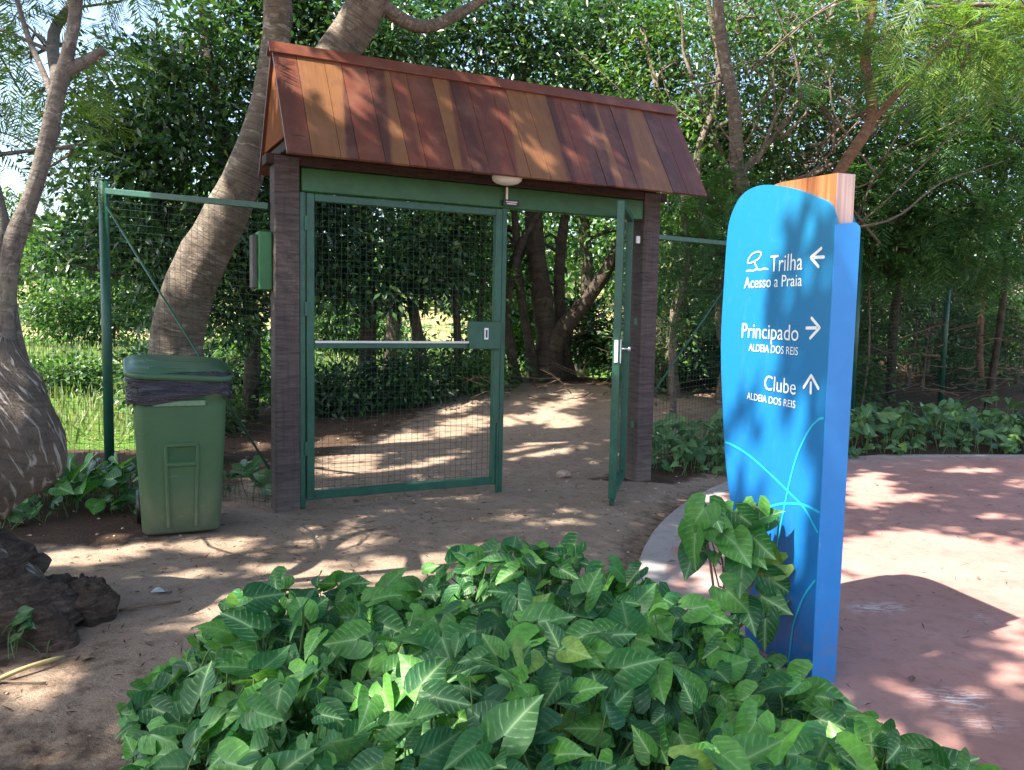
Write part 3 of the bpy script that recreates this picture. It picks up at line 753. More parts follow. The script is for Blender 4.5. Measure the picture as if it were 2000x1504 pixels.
# ------------------------------------------------------------------ wire fences
def fence(label, pts, tops, post_r, brace, rail_to, group):
    """posts at pts; mesh between; optional rail and brace"""
    t = thing('wire_fence', label, 'fence', (pts[0][0], pts[0][1], 0), group)
    for i, (p, ztop, make) in enumerate(tops):
        if not make: continue
        m = MB(); zb = float(height(p[0], p[1])) - 0.05
        m.tube([(p[0], p[1], zb), (p[0], p[1], ztop)], post_r, 12)
        m.tube([(p[0], p[1], ztop), (p[0], p[1], ztop + 0.012)], [post_r*1.08, post_r*0.8], 12)
        m.build('post', M['gate_green'], t)
    for a, b in rail_to:
        m = MB(); m.bar(a, b, 0.045, 0.045, (0, 0, 1), 0.004); m.build('rail', M['gate_green'], t)
    for a, b in brace:
        m = MB(); m.tube([a, b], 0.009, 8); m.build('brace', M['gate_green'], t)
    m = MB(); r = 0.0010
    for (a, b, zt0, zt1) in pts[1:]:
        a = np.array(a); b = np.array(b); L = np.linalg.norm(b - a); nseg = int(L / 0.055)
        for k in range(nseg + 1):
            f = k / nseg; p = a + (b - a) * f; zt = zt0 + (zt1 - zt0) * f; zb = float(height(p[0], p[1]))
            m.bar((p[0], p[1], zb), (p[0], p[1], zt), 2*r)
        zs = np.arange(0.04, max(zt0, zt1), 0.055)
        h0, h1 = float(height(*a)), float(height(*b))
        for z_ in zs:
            m.bar((a[0], a[1], h0 + z_ * (zt0 - h0) / max(zs)), (b[0], b[1], h1 + z_ * (zt1 - h1) / max(zs)), 2*r)
    m.build('wire_mesh', M['wire'], t, kind='stuff')
    return t
LP = (-3.23, 6.60)
fence('green wire mesh fence behind the wheeled bin, left of the shelter', [LP, ((-1.73, 5.93), LP, 2.15, 2.32), (LP, (-6.2, 7.85), 2.32, 2.32)],
      [(LP, 2.42, True), ((-6.2, 7.85), 2.4, True)], 0.038, [((-3.2, 6.56, 2.23), (-1.76, 5.98, 0.28))], [((-3.20, 6.587, 2.335), (-1.735, 5.935, 2.165))], 'green wire mesh fences beside the gate')
Rp = [(1.24, 7.43), (2.36, 8.6), (4.2, 10.2), (6.2, 11.94), (8.7, 14.0)]
fence('long green wire mesh fence running back behind the blue sign', [Rp[0]] + [(Rp[i], Rp[i+1], 2.15, 2.15 + 0.1*i) for i in range(4)],
      [(Rp[1], 2.26, True), (Rp[2], 2.4, True), (Rp[3], 2.5, True), (Rp[4], 2.7, True)], 0.038,
      [((2.33, 8.55, 2.02), (1.27, 7.45, 0.75))], [((1.25, 7.44, 2.15), (2.34, 8.57, 2.19))], 'green wire mesh fences beside the gate')

# ------------------------------------------------------------------ blue totem sign
c0 = np.array([1.219, 3.179, 0.0]); dS = np.array([-0.275, 0.961, 0.0]); dS /= np.linalg.norm(dS)
nS = np.array([-dS[1], dS[0], 0.0]); eS = -nS
def SP(s, z, e=0.0): return c0 + dS*s + UP*z + eS*e
def sign_blue():
    k = NT('sign_blue_print'); z = k.sep(k.pos())[2]
    col = k.mix(k.math('MULTIPLY_ADD', z, 0.55, -0.1, clamp=True), (0.008, 0.145, 0.45), (0.006, 0.170, 0.33))
    col = k.mix(k.ramp(k.noise(k.pos(), 30, 5, 0.7), [(0.55, 0.0), (0.8, 0.16)]), col, (0.2, 0.3, 0.4))
    mud = k.math('MULTIPLY', k.ramp(z, [(0.0, 0.75), (0.45, 0.0)]), k.ramp(k.noise(k.pos(), 16, 6, 0.75), [(0.45, 0.0), (0.7, 1.0)]))
    col = k.mix(mud, col, (0.17, 0.15, 0.13))
    run = k.ramp(k.noise(k.mapping(k.pos(), (26, 26, 1.1)), 1.0, 4, 0.65), [(0.58, 0.0), (0.75, 0.16)])
    col = k.mix(run, col, (0.10, 0.16, 0.20))
    return k.base(col, 0.42, 0.5)
def sign_edge():
    k = NT('sign_edge_reflected_blue')
    col = k.mix(k.noise(k.pos(), 14, 5, 0.6), (0.018, 0.20, 0.54), (0.03, 0.26, 0.64))  # brighter royal blue carries the sky and paving reflected in this side
    sc2 = k.ramp(k.noise(k.mapping(k.pos(), (80, 80, 6)), 1.0, 4, 0.7), [(0.66, 0.0), (0.74, 0.5)])
    z = k.sep(k.pos())[2]
    mud = k.math('MULTIPLY', k.ramp(z, [(0.0, 0.8), (0.4, 0.0)]), k.ramp(k.noise(k.pos(), 16, 6, 0.75), [(0.45, 0.0), (0.7, 1.0)]))
    return k.base(k.mix(mud, k.mix(sc2, col, (0.5, 0.6, 0.75)), (0.2, 0.17, 0.15)), 0.4, 0.5)
def core_wood():
    k = NT('sign_core_wood'); v = k.pos()
    g1 = k.noise(k.mapping(v, (34, 34, 1.2)), 1.0, 4, 0.6)
    col = k.ramp(g1, [(0.3, (0.20, 0.06, 0.02)), (0.5, (0.38, 0.14, 0.05)), (0.7, (0.46, 0.20, 0.085))])
    k.bump(g1, 0.3, 0.004); return k.base(col, 0.55, 0.35)
M['sblue'], M['sedge'], M['core'] = sign_blue(), sign_edge(), core_wood()
_k = NT('sky_sheen_wood_edge'); _g = _k.noise(_k.mapping(_k.pos(), (60, 60, 1.5)), 1.0, 4, 0.6); M['woodedge'] = _k.base(_k.ramp(_g, [(0.35, (0.30, 0.175, 0.15)), (0.6, (0.45, 0.31, 0.28))]), 0.3, 0.6)  # paler veneer colour stands in for glancing sky sheen on the wood
M['cyan'] = simple('cyan_print', (0.02, 0.42, 0.62), 0.4, 0.5, 10, 0.03, 0)
M['swhite'] = simple('white_print', (0.80, 0.82, 0.82), 0.45, 0.5, 10, 0.02, 0)
sign = thing('totem_sign', 'tall blue wayfinding sign with white arrows and wooden top on the red pavement', 'sign', tuple(SP(0.4, 0)))
edge_pts = [(0.0, 1.80), (0.0, 1.822), (0.012, 1.85), (0.041, 1.893), (0.121, 1.926), (0.258, 1.974), (0.385, 2.006), (0.47, 2.022), (0.545, 2.027), (0.622, 2.019), (0.675, 2.0), (0.715, 1.972), (0.765, 1.905), (0.784, 1.809), (0.794, 1.595), (0.80, 1.378), (0.786, 1.208), (0.756, 1.016), (0.722, 0.825), (0.676, 0.663), (0.647, 0.585), (0.599, 0.439), (0.55, 0.30), (0.50, 0.15), (0.47, -0.03)]
top = spline(edge_pts[2:], 90)
outline = np.vstack([[(0.0, -0.03)], [(0.0, 1.81)], [(0.002, 1.825)], top])
def slab(m, out, e0, e1, bev=0.0):
    n = len(out); V = [SP(s, z, e0) for s, z in out] + [SP(s, z, e1) for s, z in out]
    F = [tuple(reversed(range(n))), tuple(range(n, 2*n))] + [(i, (i+1) % n, n + (i+1) % n, n + i) for i in range(n)]
    # orientation: make the first cap face -e
    m.add(V, F)
m = MB(); slab(m, outline, -0.012, 0.0); m.build('front_panel', M['sblue'], sign)
m = MB(); slab(m, np.array([(s*0.97 + 0.018, z - 0.012) for s, z in outline]), 0.088, 0.098); m.build('back_panel', M['sblue'], sign)
core = [(0.022, -0.02), (0.022, 2.004), (0.20, 2.012), (0.39, 2.024)] + [(s - 0.03, z - 0.03) for s, z in top[45:]]
core = [(0.022, -0.02), (0.022, 2.004), (0.39, 2.022), (0.52, 2.008), (0.62, 1.985), (0.70, 1.93), (0.745, 1.85), (0.765, 1.7), (0.775, 1.4), (0.74, 1.05), (0.69, 0.8), (0.62, 0.56), (0.52, 0.3), (0.45, -0.02)]
m = MB(); slab(m, core, 0.0015, 0.082); m.build('wood_core', M['core'], sign)
m = MB(); m.add([SP(0.0195, z, e) for e, z in ((0.002, 1.80), (0.0815, 1.80), (0.0815, 2.0035), (0.002, 2.0035))] + [SP(0.0215, z, e) for e, z in ((0.002, 1.80), (0.0815, 1.80), (0.0815, 2.0035), (0.002, 2.0035))], [(3, 2, 1, 0), (4, 5, 6, 7), (0, 1, 5, 4), (1, 2, 6, 5), (2, 3, 7, 6), (3, 0, 4, 7)]); m.build('wood_edge_sheen', M['woodedge'], sign)
# side plate with a rounded top corner
pts = [(-0.012, -0.03), (-0.012, 1.808)] + [(0.098 - 0.03 + 0.03*math.sin(t), 1.79 + 0.03*math.cos(t)) for t in np.linspace(0, math.pi/2, 8)] + [(0.098, -0.03)]
V = [SP(-0.008, z, e) for e, z in pts] + [SP(0.0195, z, e) for e, z in pts]
V = [SP(-0.006, z, e) for e, z in pts] + [SP(-0.0005, z, e) for e, z in pts]
k_ = len(pts)
m = MB(); m.add(V, [tuple(reversed(range(k_))), tuple(range(k_, 2*k_))] + [(i, (i+1) % k_, k_+(i+1) % k_, k_+i) for i in range(k_)]); m.build('side_panel', M['sedge'], sign)
m = MB(); V = [SP(s, z, e) for s in (0.0005, 0.0215) for (e, z) in ((0.0015, -0.03), (0.082, -0.03), (0.082, 1.805), (0.0015, 1.805))]
m.add(V, [(0, 1, 2, 3), (7, 6, 5, 4), (0, 4, 5, 1), (1, 5, 6, 2), (2, 6, 7, 3), (3, 7, 4, 0)]); m.build('side_filler', M['sedge'], sign)

PE = -0.0145      # print sits just proud of the panel face
def ribbon(m, P, w, closed=False, e=PE, taper=False):
    P = np.array(P, float); n = len(P)
    T = np.gradient(P, axis=0); 
    if closed: T = np.roll(P, -1, 0) - np.roll(P, 1, 0)
    T = unit(T); Nn = np.stack([-T[:, 1], T[:, 0]], 1)
    V = []; F = []
    for i in range(n):
        V += [SP(*(P[i] + Nn[i]*w/2), e), SP(*(P[i] - Nn[i]*w/2), e)]
    for i in range(n - 1 if not closed else n):
        j = (i + 1) % n; F.append((2*i, 2*i+1, 2*j+1, 2*j))
    m.add(V, F)
    if not closed:
        for p, tdir in ((P[0], -T[0]), (P[-1], T[-1])):
            a0 = math.atan2(tdir[1], tdir[0])
            ring = [SP(p[0] + w/2*math.cos(a0 + q_), p[1] + w/2*math.sin(a0 + q_), e) for q_ in np.linspace(-math.pi/2, math.pi/2, 7)]
            m.add(ring, [tuple(range(7))])
for nm, pts in (('upper', [(0.737, 0.867), (0.649, 0.863), (0.502, 0.837), (0.345, 0.789), (0.199, 0.737), (0.096, 0.697), (0.004, 0.623)]),
                ('arch', [(0.008, 1.071), (0.033, 1.062), (0.076, 1.029), (0.119, 0.973), (0.162, 0.896), (0.201, 0.785), (0.228, 0.677), (0.254, 0.565), (0.278, 0.42), (0.295, 0.3)]),
                ('low', [(0.56, 0.53), (0.461, 0.585), (0.368, 0.632), (0.263, 0.675), (0.162, 0.70), (0.081, 0.709), (0.004, 0.702)]),
                ('foot', [(0.004, 0.428), (0.053, 0.367), (0.088, 0.304), (0.122, 0.22), (0.134, 0.153), (0.15, 0.02)])):
    pts = spline(pts, 40)
    if nm == 'upper': pts = pts[2:]
    m = MB(); ribbon(m, pts, 0.0095, e=PE + {'upper': 0, 'arch': 0.0006, 'low': 0.0012, 'foot': 0}[nm]); m.build('curve_line', M['cyan'], sign)
# arrows
def arrow(pts_head, shaft):
    m = MB(); ribbon(m, pts_head, 0.013, e=PE); ribbon(m, shaft, 0.013, e=PE + 0.0006); m.build('arrow', M['swhite'], sign)
def bend(a, b, c):   # two strokes meeting in a sharp tip
    a, b, c = map(np.array, (a, b, c))
    return np.vstack([a + (b-a)*np.linspace(0, .93, 6)[:, None], [b], b + (c-b)*np.linspace(.07, 1, 6)[:, None]])
arrow(bend((0.072, 1.724), (0.135, 1.693), (0.084, 1.655)), [(0.112, 1.692), (0.055, 1.690)])
arrow(bend((0.110, 1.455), (0.056, 1.418), (0.112, 1.376)), [(0.140, 1.415), (0.080, 1.417)])
arrow(bend((0.138, 1.178), (0.094, 1.230), (0.045, 1.182)), [(0.094, 1.200), (0.092, 1.160)])
# beach umbrella over sand
m = MB()
ribbon(m, spline([(0.592, 1.694), (0.590, 1.706), (0.567, 1.728), (0.535, 1.738), (0.505, 1.739), (0.488, 1.733), (0.492, 1.720), (0.508, 1.708), (0.535, 1.700), (0.565, 1.694)], 30), 0.006, True)
ribbon(m, spline([(0.540, 1.701), (0.527, 1.682), (0.510, 1.664)], 10), 0.006, e=PE+0.0006)
ribbon(m, spline([(0.600, 1.659), (0.575, 1.662), (0.551, 1.658), (0.520, 1.664), (0.490, 1.660), (0.462, 1.665), (0.432, 1.660)], 24), 0.006, e=PE+0.0012)
m.build('umbrella_symbol', M['swhite'], sign)
# lettering
def text_mesh(body):
    cu = bpy.data.curves.new('lettering', 'FONT'); cu.body = body; cu.resolution_u = 4; cu.size = 1.0
    to = bpy.data.objects.new('lettering_src', cu); COL.objects.link(to)
    bpy.context.view_layer.update(); dg = bpy.context.evaluated_depsgraph_get()
    me = bpy.data.meshes.new_from_object(to.evaluated_get(dg)); bpy.data.objects.remove(to); bpy.data.curves.remove(cu)
    return me
_t = text_mesh('T'); CAPH = max(v.co.y for v in _t.vertices)
for body, s_l, s_r, zb, cap in (('Trilha', 0.412, 0.187, 1.648, 0.068), ('Acesso a Praia', 0.612, 0.185, 1.583, 0.048), ('Principado', 0.614, 0.190, 1.362, 0.064),
                                ('ALDEIA DOS REIS', 0.551, 0.188, 1.304, 0.032), ('Clube', 0.415, 0.190, 1.143, 0.062), ('ALDEIA DOS REIS', 0.549, 0.188, 1.088, 0.030)):
    me = text_mesh(body)
    X = np.array([v.co[:] for v in me.vertices]); x0, x1 = X[:, 0].min(), X[:, 0].max()
    kx = (s_l - s_r) / (x1 - x0); kz = cap / CAPH
    FS = [tuple(p.vertices) for p in me.polygons]
    edges = sorted((min(X[k, 0] for k in f), max(X[k, 0] for k in f)) for f in FS)
    cuts = []; right = edges[0][1]
    for e0, e1 in edges:                       # words part where the gap between letters is wide
        if e0 - right > 0.13: cuts.append((e0 + right) / 2)
        right = max(right, e1)
    cuts = [-1e9] + cuts + [1e9]
    for c0_, c1_ in zip(cuts[:-1], cuts[1:]):
        fs = [f for f in FS if c0_ < X[f[0], 0] < c1_]; us = sorted({k for f in fs for k in f}); mp = {k: i_ for i_, k in enumerate(us)}
        V = [SP(s_l - (X[k, 0] - x0) * kx, zb + X[k, 1] * kz, PE) - base_of(sign) for k in us]
        link('lettering', raw_mesh('lettering', V, [tuple(mp[k] for k in f) for f in fs]), M['swhite'], sign)
    bpy.data.meshes.remove(me)

# ------------------------------------------------------------------ wheeled bin
BC = np.array([-2.165, 5.36, 0.0])
ba = math.radians(25)
bx_, by_ = np.array([math.cos(ba), math.sin(ba), 0]), np.array([-math.sin(ba), math.cos(ba), 0])
def BP(x_, y_, z_): return BC + bx_*x_*0.94 + by_*y_*0.86 + UP*z_*0.985
def rrect(hx, hy, r, n=6):
    P = []
    for cx, cy, a0 in ((hx-r, hy-r, 0), (-hx+r, hy-r, 90), (-hx+r, -hy+r, 180), (hx-r, -hy+r, 270)):
        for t in np.linspace(0, 90, n): P.append((cx + r*math.cos(math.radians(a0+t)), cy + r*math.sin(math.radians(a0+t))))
    return P
def loft(m, levels, cap0=True, cap1=True):
    n = len(levels[0]); V = [p for l in levels for p in l]; F = []
    for i in range(len(levels)-1):
        for j in range(n): F.append((i*n+j, i*n+(j+1) % n, (i+1)*n+(j+1) % n, (i+1)*n+j))
    if cap0: F.append(tuple(reversed(range(n))))
    if cap1: F.append(tuple(range((len(levels)-1)*n, len(levels)*n)))
    m.add(V, F, None, True)
def bin_plastic(name, c):
    k = NT(name); v = k.pos(); z = k.sep(v)[2]
    col = k.mix(k.noise(v, 5, 5, 0.6), tuple(x*0.8 for x in c), tuple(x*1.2 for x in c))
    d = k.math('MULTIPLY', k.ramp(z, [(0.0, 1.0), (0.42, 0.12)]), k.ramp(k.noise(v, 11, 6, 0.7), [(0.3, 0.35), (0.7, 1.0)]))
    col = k.mix(k.math('MULTIPLY', d, 0.75), col, (0.17, 0.165, 0.125))
    scr = k.ramp(k.noise(k.mapping(v, (6, 6, 40), (0.5, 0.4, 0)), 1.0, 5, 0.7), [(0.63, 0.0), (0.7, 0.35)])
    col = k.mix(scr, col, (0.22, 0.30, 0.18))
    k.bump(k.noise(v, 150, 2), 0.08, 0.002)
    return k.base(col, 0.42, 0.45)
M['bin'] = bin_plastic('green_bin_plastic', (0.046, 0.115, 0.048))
M['lid'] = bin_plastic('green_lid_plastic', (0.035, 0.10, 0.040))
binr = thing('wheeled_bin', 'green plastic wheeled bin with lid shut over a dark rubbish bag', 'rubbish bin', tuple(BC))
m = MB()
lv = []
for z_, hx, hy, r in ((0.02, 0.235, 0.26, 0.07), (0.035, 0.248, 0.272, 0.08), (0.3, 0.262, 0.29, 0.085), (0.6, 0.278, 0.31, 0.085), (0.84, 0.290, 0.325, 0.085), (0.90, 0.292, 0.328, 0.085), (0.91, 0.315, 0.35, 0.09), (1.0, 0.318, 0.352, 0.09)):
    lv.append([BP(x_, y_, z_) for x_, y_ in rrect(hx, hy, r)])
loft(m, lv)
m.build('body', M['bin'], binr)
# front channel with a grip pocket: raised rails left, right and above, pocket a flat plate with its shade in the colour
def front(z_): return -(0.272 + (z_ - 0.035) * 0.066 if z_ < 0.84 else 0.327)
m = MB()
for x_ in (-0.095, 0.095):
    m.bar(BP(x_*0.9, front(0.06) - 0.004, 0.06), BP(x_*1.05, front(0.60) - 0.004, 0.60), 0.022, 0.022, by_, 0.006)
m.bar(BP(-0.105, front(0.60) - 0.004, 0.60), BP(0.105, front(0.60) - 0.004, 0.60), 0.026, 0.022, by_, 0.006)
m.bar(BP(-0.10, front(0.475) - 0.006, 0.475), BP(0.10, front(0.475) - 0.006, 0.475), 0.030, 0.026, by_, 0.008)
for s_ in (-1, 1):
    m.bar(BP(0.205*s_, front(0.05) + 0.03, 0.05), BP(0.225*s_, front(0.82) + 0.03, 0.82), 0.03, 0.03, by_, 0.01)
m.build('grip_frame', M['bin'], binr)
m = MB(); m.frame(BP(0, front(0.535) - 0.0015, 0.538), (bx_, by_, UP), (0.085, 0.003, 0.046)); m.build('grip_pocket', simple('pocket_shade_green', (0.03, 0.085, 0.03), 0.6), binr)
m = MB(); m.frame(BP(-0.01, front(0.88) - 0.006, 0.865), (bx_, by_, UP), (0.15, 0.006, 0.016), 0.002); m.build('label_strip', simple('faded_strip', (0.16, 0.24, 0.14), 0.6, 0.3, 60, 0.5), binr)
# rubbish bag folded over the rim
bagm = NT('dark_bag_film'); v = bagm.pos()
w1 = bagm.noise(bagm.mapping(v, (5, 5, 32), (0.15, 0.1, 0)), 1.0, 5, 0.65, 0.8)
bagm.bump(w1, 1.0, 0.03); M['bag'] = bagm.base(bagm.mix(w1, (0.008, 0.007, 0.014), (0.03, 0.026, 0.045)), 0.2, 0.7)
m = MB(); lv = []
rr = random.Random(5)
for z_, e in ((0.905, 0.018), (0.915, 0.024), (0.935, 0.030), (0.955, 0.024), (0.975, 0.031), (0.995, 0.025), (1.015, 0.03), (1.04, 0.024), (1.06, 0.02), (1.06, -0.02)):
    ring = []
    for (x_, y_) in rrect(0.300 + e, 0.333 + e, 0.10, 22):
        wv = 0.016 * math.sin(x_*31 + z_*60) + 0.016 * math.sin(y_*47 - z_*90 + x_*20) + rr.uniform(-.014, .014)
        k2 = 1 + 0.7*wv; sag = 0.02 * math.sin(x_*9 + 1.0) * (z_ < 0.96) + 0.014 * math.sin(x_*23 + y_*31) * (z_ < 0.93) - 0.035 * (x_ < -0.1) * (z_ < 0.92)
        ring.append(BP(x_*k2, y_*k2, z_ + sag + 0.006*math.sin(x_*40)))
    lv.append(ring)
loft(m, lv, False, False); m.build('rubbish_bag', M['bag'], binr)
# domed lid, tipped down to the front
m = MB(); lv = []
def LPt(x_, y_, z_): return BP(x_, y_, z_ + 0.035 * (y_ / 0.36) + 0.015 * (-x_ / 0.3))
for z_, k2 in ((1.045, 1.0), (1.055, 1.02), (1.078, 1.02), (1.085, 0.985), (1.087, 0.93), (1.102, 0.88), (1.112, 0.74), (1.117, 0.5), (1.119, 0.2)):
    lv.append([LPt(x_*k2, y_*k2, z_) for x_, y_ in rrect(0.335, 0.365, 0.12)])
loft(m, lv, True, True); lid = m.build('lid', M['lid'], binr)
m = MB(); m.bar(LPt(-0.20, -0.30, 1.104), LPt(0.22, -0.30, 1.104), 0.02, 0.02, UP, 0.006); m.bar(LPt(-0.2, -0.05, 1.114), LPt(0.2, -0.05, 1.114), 0.016, 0.016, UP, 0.005); m.build('lid_rib', M['lid'], lid)
m = MB(); m.tube([BP(-0.30, 0.40, 1.06), BP(0.30, 0.40, 1.06)], 0.018, 10)
for x_ in (-0.3, 0.3): m.bar(BP(x_, 0.33, 1.04), BP(x_, 0.40, 1.06), 0.03)
m.build('rear_handle', M['lid'], binr)
for x_ in (-0.255, 0.215):
    m = MB(); P_ = [BP(x_ - 0.022, 0.27, 0.11), BP(x_ + 0.022, 0.27, 0.11)]; m.tube(P_, 0.11, 20); m.build('wheel', M['black'], binr)

# ------------------------------------------------------------------ small things on the ground
def lump(name, c, r, sq, mat, label, cat, seed=0, seg=10, parent=None, group=None):
    m = MB(); V = []; F = []; n = 20; seg = 30
    for i in range(n):
        ph = math.pi * i / (n-1)
        for j in range(seg):
            t = 2*math.pi*j/seg; d = np.array([math.sin(ph)*math.cos(t), math.sin(ph)*math.sin(t), math.cos(ph)])
            k2 = 1 + 0.28 * mnoise.noise(Vector(d*1.7) + Vector((seed, 1, 2))) + 0.20 * mnoise.noise(Vector(d*4) + Vector((seed, 5, 2))) + 0.12 * mnoise.noise(Vector(d*11) + Vector((seed, 9, 2)))
            V.append(np.array(c) + d * k2 * r * np.array(sq))
    for i in range(n-1):
        for j in range(seg): F.append((i*seg+j, (i+1)*seg+j, (i+1)*seg+(j+1) % seg, i*seg+(j+1) % seg))
    m.add(V, F, None, True); return m.build(name, mat, parent, None, label, cat, group)
lump('stone', (0.474, 7.3, 0.03), 0.055, (1.1, 0.9, 0.62), M['stone'], 'tan stone lying in the sandy gateway', 'stone', 3)
m = MB(); V = [(-1.80, 4.07, 0.012), (-1.72, 4.06, 0.02), (-1.715, 4.10, 0.012), (-1.79, 4.11, 0.022), (-1.76, 4.085, 0.034)]
m.add(V, [(0, 1, 4), (1, 2, 4), (2, 3, 4), (3, 0, 4), (3, 2, 1, 0)]); m.build('foil_scrap', M['steel'], None, None, 'small shiny scrap lying on the sand between bin and plants', 'litter')
m = MB(); m.tube(spline([(-1.83, 3.80, 0.015), (-1.72, 3.84, 0.03), (-1.60, 3.95, 0.012)], 8), [0.008]*7 + [0.004], 6); m.build('fallen_stick', M['twig'], None, None, 'thin dark stick on the sand beside the leafy bed', 'stick')
m = MB(); m.tube(spline([(-1.96, 3.02, 0.012), (-1.88, 3.13, 0.03), (-1.80, 3.27, 0.02)], 8), [0.009]*7 + [0.005], 6); m.build('fallen_stick', M['palestick'], None, None, 'pale yellow stick on the soil in front of the swollen tree', 'stick')
m = MB(); m.tube(spline([(-2.05, 3.06, 0.008), (-1.90, 3.05, 0.012), (-1.76, 3.06, 0.006)], 8), 0.004, 5); m.build('fallen_stick', M['twig'], None, None, 'very thin grey twig under the pale yellow stick', 'stick')
# cut stump at the foot of the left tree
st_ = thing('tree_stump', 'short sawn stump beside the roots of the swollen tree', 'stump', (-2.36, 3.99, 0))
m = MB(); m.tube(spline([(-2.42, 3.95, -0.05), (-2.39, 3.98, 0.10), (-2.34, 4.0, 0.22)], 7), [0.13, 0.115, 0.10, 0.092, 0.088, 0.085, 0.08], 14, True, 0.25, 9.0); m.build('trunk', M['bark_dark'], st_)
m = MB(); cr = [np.array((-2.34, 4.0, 0.226)) + np.array([0.07*math.cos(t), 0.07*math.sin(t), 0.004*math.sin(3*t) + 0.25*0.07*math.cos(t)]) for t in np.linspace(0, 2*math.pi, 14, endpoint=False)]
m.add(cr, [tuple(range(14))]); m.build('cut_face', M['twig'], st_)
lump('root_burl', (-2.14, 3.80, 0.06), 0.15, (1.35, 0.8, 0.75), M['rootwood'], 'dark knobbly burl of dead root by the sawn stump', 'root', 8, 18)
lump('root_burl', (-1.93, 3.72, 0.06), 0.11, (1.0, 0.9, 1.2), M['rootwood'], 'small bark covered root end pointing towards the leafy bed', 'root', 5, 16)

# scattered fine litter: twigs, needles, pebbles
def scatter_quads(name, n, area, mat, L0, L1, w, zoff, seed, test):
    r = np.random.default_rng(seed)
    x_ = r.uniform(area[0], area[1], n); y_ = r.uniform(area[2], area[3], n); k2 = test(x_, y_, r)
    x_, y_ = x_[k2], y_[k2]; n = len(x_)
    z_ = (height(x_, y_) if zoff is None else np.full(n, zoff)) + 0.004
    a_ = r.uniform(0, 2*math.pi, n)
    D = np.stack([np.cos(a_), np.sin(a_), r.normal(0, 0.12, n)], 1); N = np.stack([r.normal(0, .3, n), r.normal(0, .3, n), np.ones(n)], 1)
    return leaf_cloud(name, np.stack([x_, y_, z_], 1), D, N, r.uniform(L0, L1, n), w * (0.6 + r.random(n)), mat)
onpad = lambda x_, y_: pave_edge_dist(x_, y_) < 0.0
o = scatter_quads('leaf_litter', 20000, (-6, 4, 1.2, 12.5), M['litter'], 0.02, 0.08, 0.006, None, 3, lambda x_, y_, r: ~onpad(x_, y_) & (r.random(len(x_)) < 0.45 + 0.5*fbm(x_, y_, 0.8)))
o = scatter_quads('pine_litter', 1700, (0.9, 6, 1.2, 9), M['litter'], 0.02, 0.085, 0.004, 0.012, 4, lambda x_, y_, r: (pave_edge_dist(x_, y_) < -0.1) & (r.random(len(x_)) < 0.5 + 0.5*fbm(x_, y_, 1.1)))
o = scatter_quads('fallen_leaves', 1500, (-5, 9, 6.8, 15), M['twig'], 0.04, 0.10, 0.03, None, 5, lambda x_, y_, r: ~onpad(x_, y_) & ((np.abs(x_ - 0.4) > 1.6) | (y_ > 11)) & (r.random(len(x_)) < 0.8))
scatter_quads('dry_leaves', 220, (0.8, 6, 2.0, 9), M['twig'], 0.03, 0.07, 0.022, 0.014, 15, lambda x_, y_, r: (pave_edge_dist(x_, y_) < -0.05) & (r.random(len(x_)) < 0.25 + 0.6 * (pave_edge_dist(x_, y_) > -0.5)))
scatter_quads('dry_leaves', 420, (-4, 2, 2.0, 7.5), M['twig'], 0.025, 0.075, 0.02, None, 16, lambda x_, y_, r: ~onpad(x_, y_) & (r.random(len(x_)) < 0.45 + 0.5 * fbm(x_, y_, 1.3, 2.0)))
r = np.random.default_rng(11); n = 900
px2 = r.uniform(-5, 2.2, n); py2 = r.uniform(1.3, 9.5, n); ok = ~onpad(px2, py2); px2, py2 = px2[ok], py2[ok]; n = len(px2)
pr_ = r.uniform(0.002, 0.008, n) * (1 + (py2 > 5)); oc = np.array([(1, 0, 0), (0, 1, 0), (-1, 0, 0), (0, -1, 0), (0, 0, .7), (0, 0, -.7)])
V = np.stack([px2, py2, height(px2, py2) + 0.003], 1)[:, None, :] + oc[None] * pr_[:, None, None] * (0.7 + 0.6*r.random((n, 6, 1)))
Fo = np.array([(0, 1, 4), (1, 2, 4), (2, 3, 4), (3, 0, 4), (1, 0, 5), (2, 1, 5), (3, 2, 5), (0, 3, 5)])
setp(link('gravel', raw_mesh('gravel', V.reshape(-1, 3), (np.arange(n)[:, None, None]*6 + Fo[None]).reshape(-1, 3)), M['stone']), kind='stuff')

# ------------------------------------------------------------------ trees
def limbs(m, stems, targets, r0, seed, sag=0.25, seg=5, twigs=0):
    """curved limbs from the nearest stem to each target, each with finer twigs"""
    r = np.random.default_rng(seed)
    allp = np.vstack([np.array(s) for s in stems])
    for tg in targets:
        tg = np.array(tg); d = np.linalg.norm((allp - tg) * np.array([1, 1, 1.4]), axis=1) + (allp[:, 2] > tg[2]) * 0.8
        a = allp[int(np.argmin(d))]; L = np.linalg.norm(tg - a)
        if L < 0.15: continue
        mid = (a + tg) / 2 + r.normal(size=3) * L * 0.13 + np.array([0, 0, sag * L * 0.4])
        P = spline([a, mid, tg], 7); rr_ = np.linspace(r0 * min(1.3, 0.45 + 0.28*L), 0.006, 7)
        m.tube(P, rr_, seg, False)
        for k in range(twigs):
            i = r.integers(2, 7); p = P[i]; e = p + r.normal(size=3) * 0.35 * min(1.0, L) + (tg - a) / L * 0.3
            m.tube(spline([p, (p+e)/2 + r.normal(size=3)*0.05, e], 4), [0.007, 0.005, 0.004, 0.002], 3, False)
def blob_targets(blobs, per, seed):
    r = np.random.default_rng(seed); out = []
    for (cx, cy, cz, rx, ry, rz, nc) in blobs:
        for k in range(per): out.append(np.array([cx, cy, cz]) + unit(r.normal(size=3)) * (0.35 + 0.55*r.random()) * np.array([rx, ry, rz]))
    return out
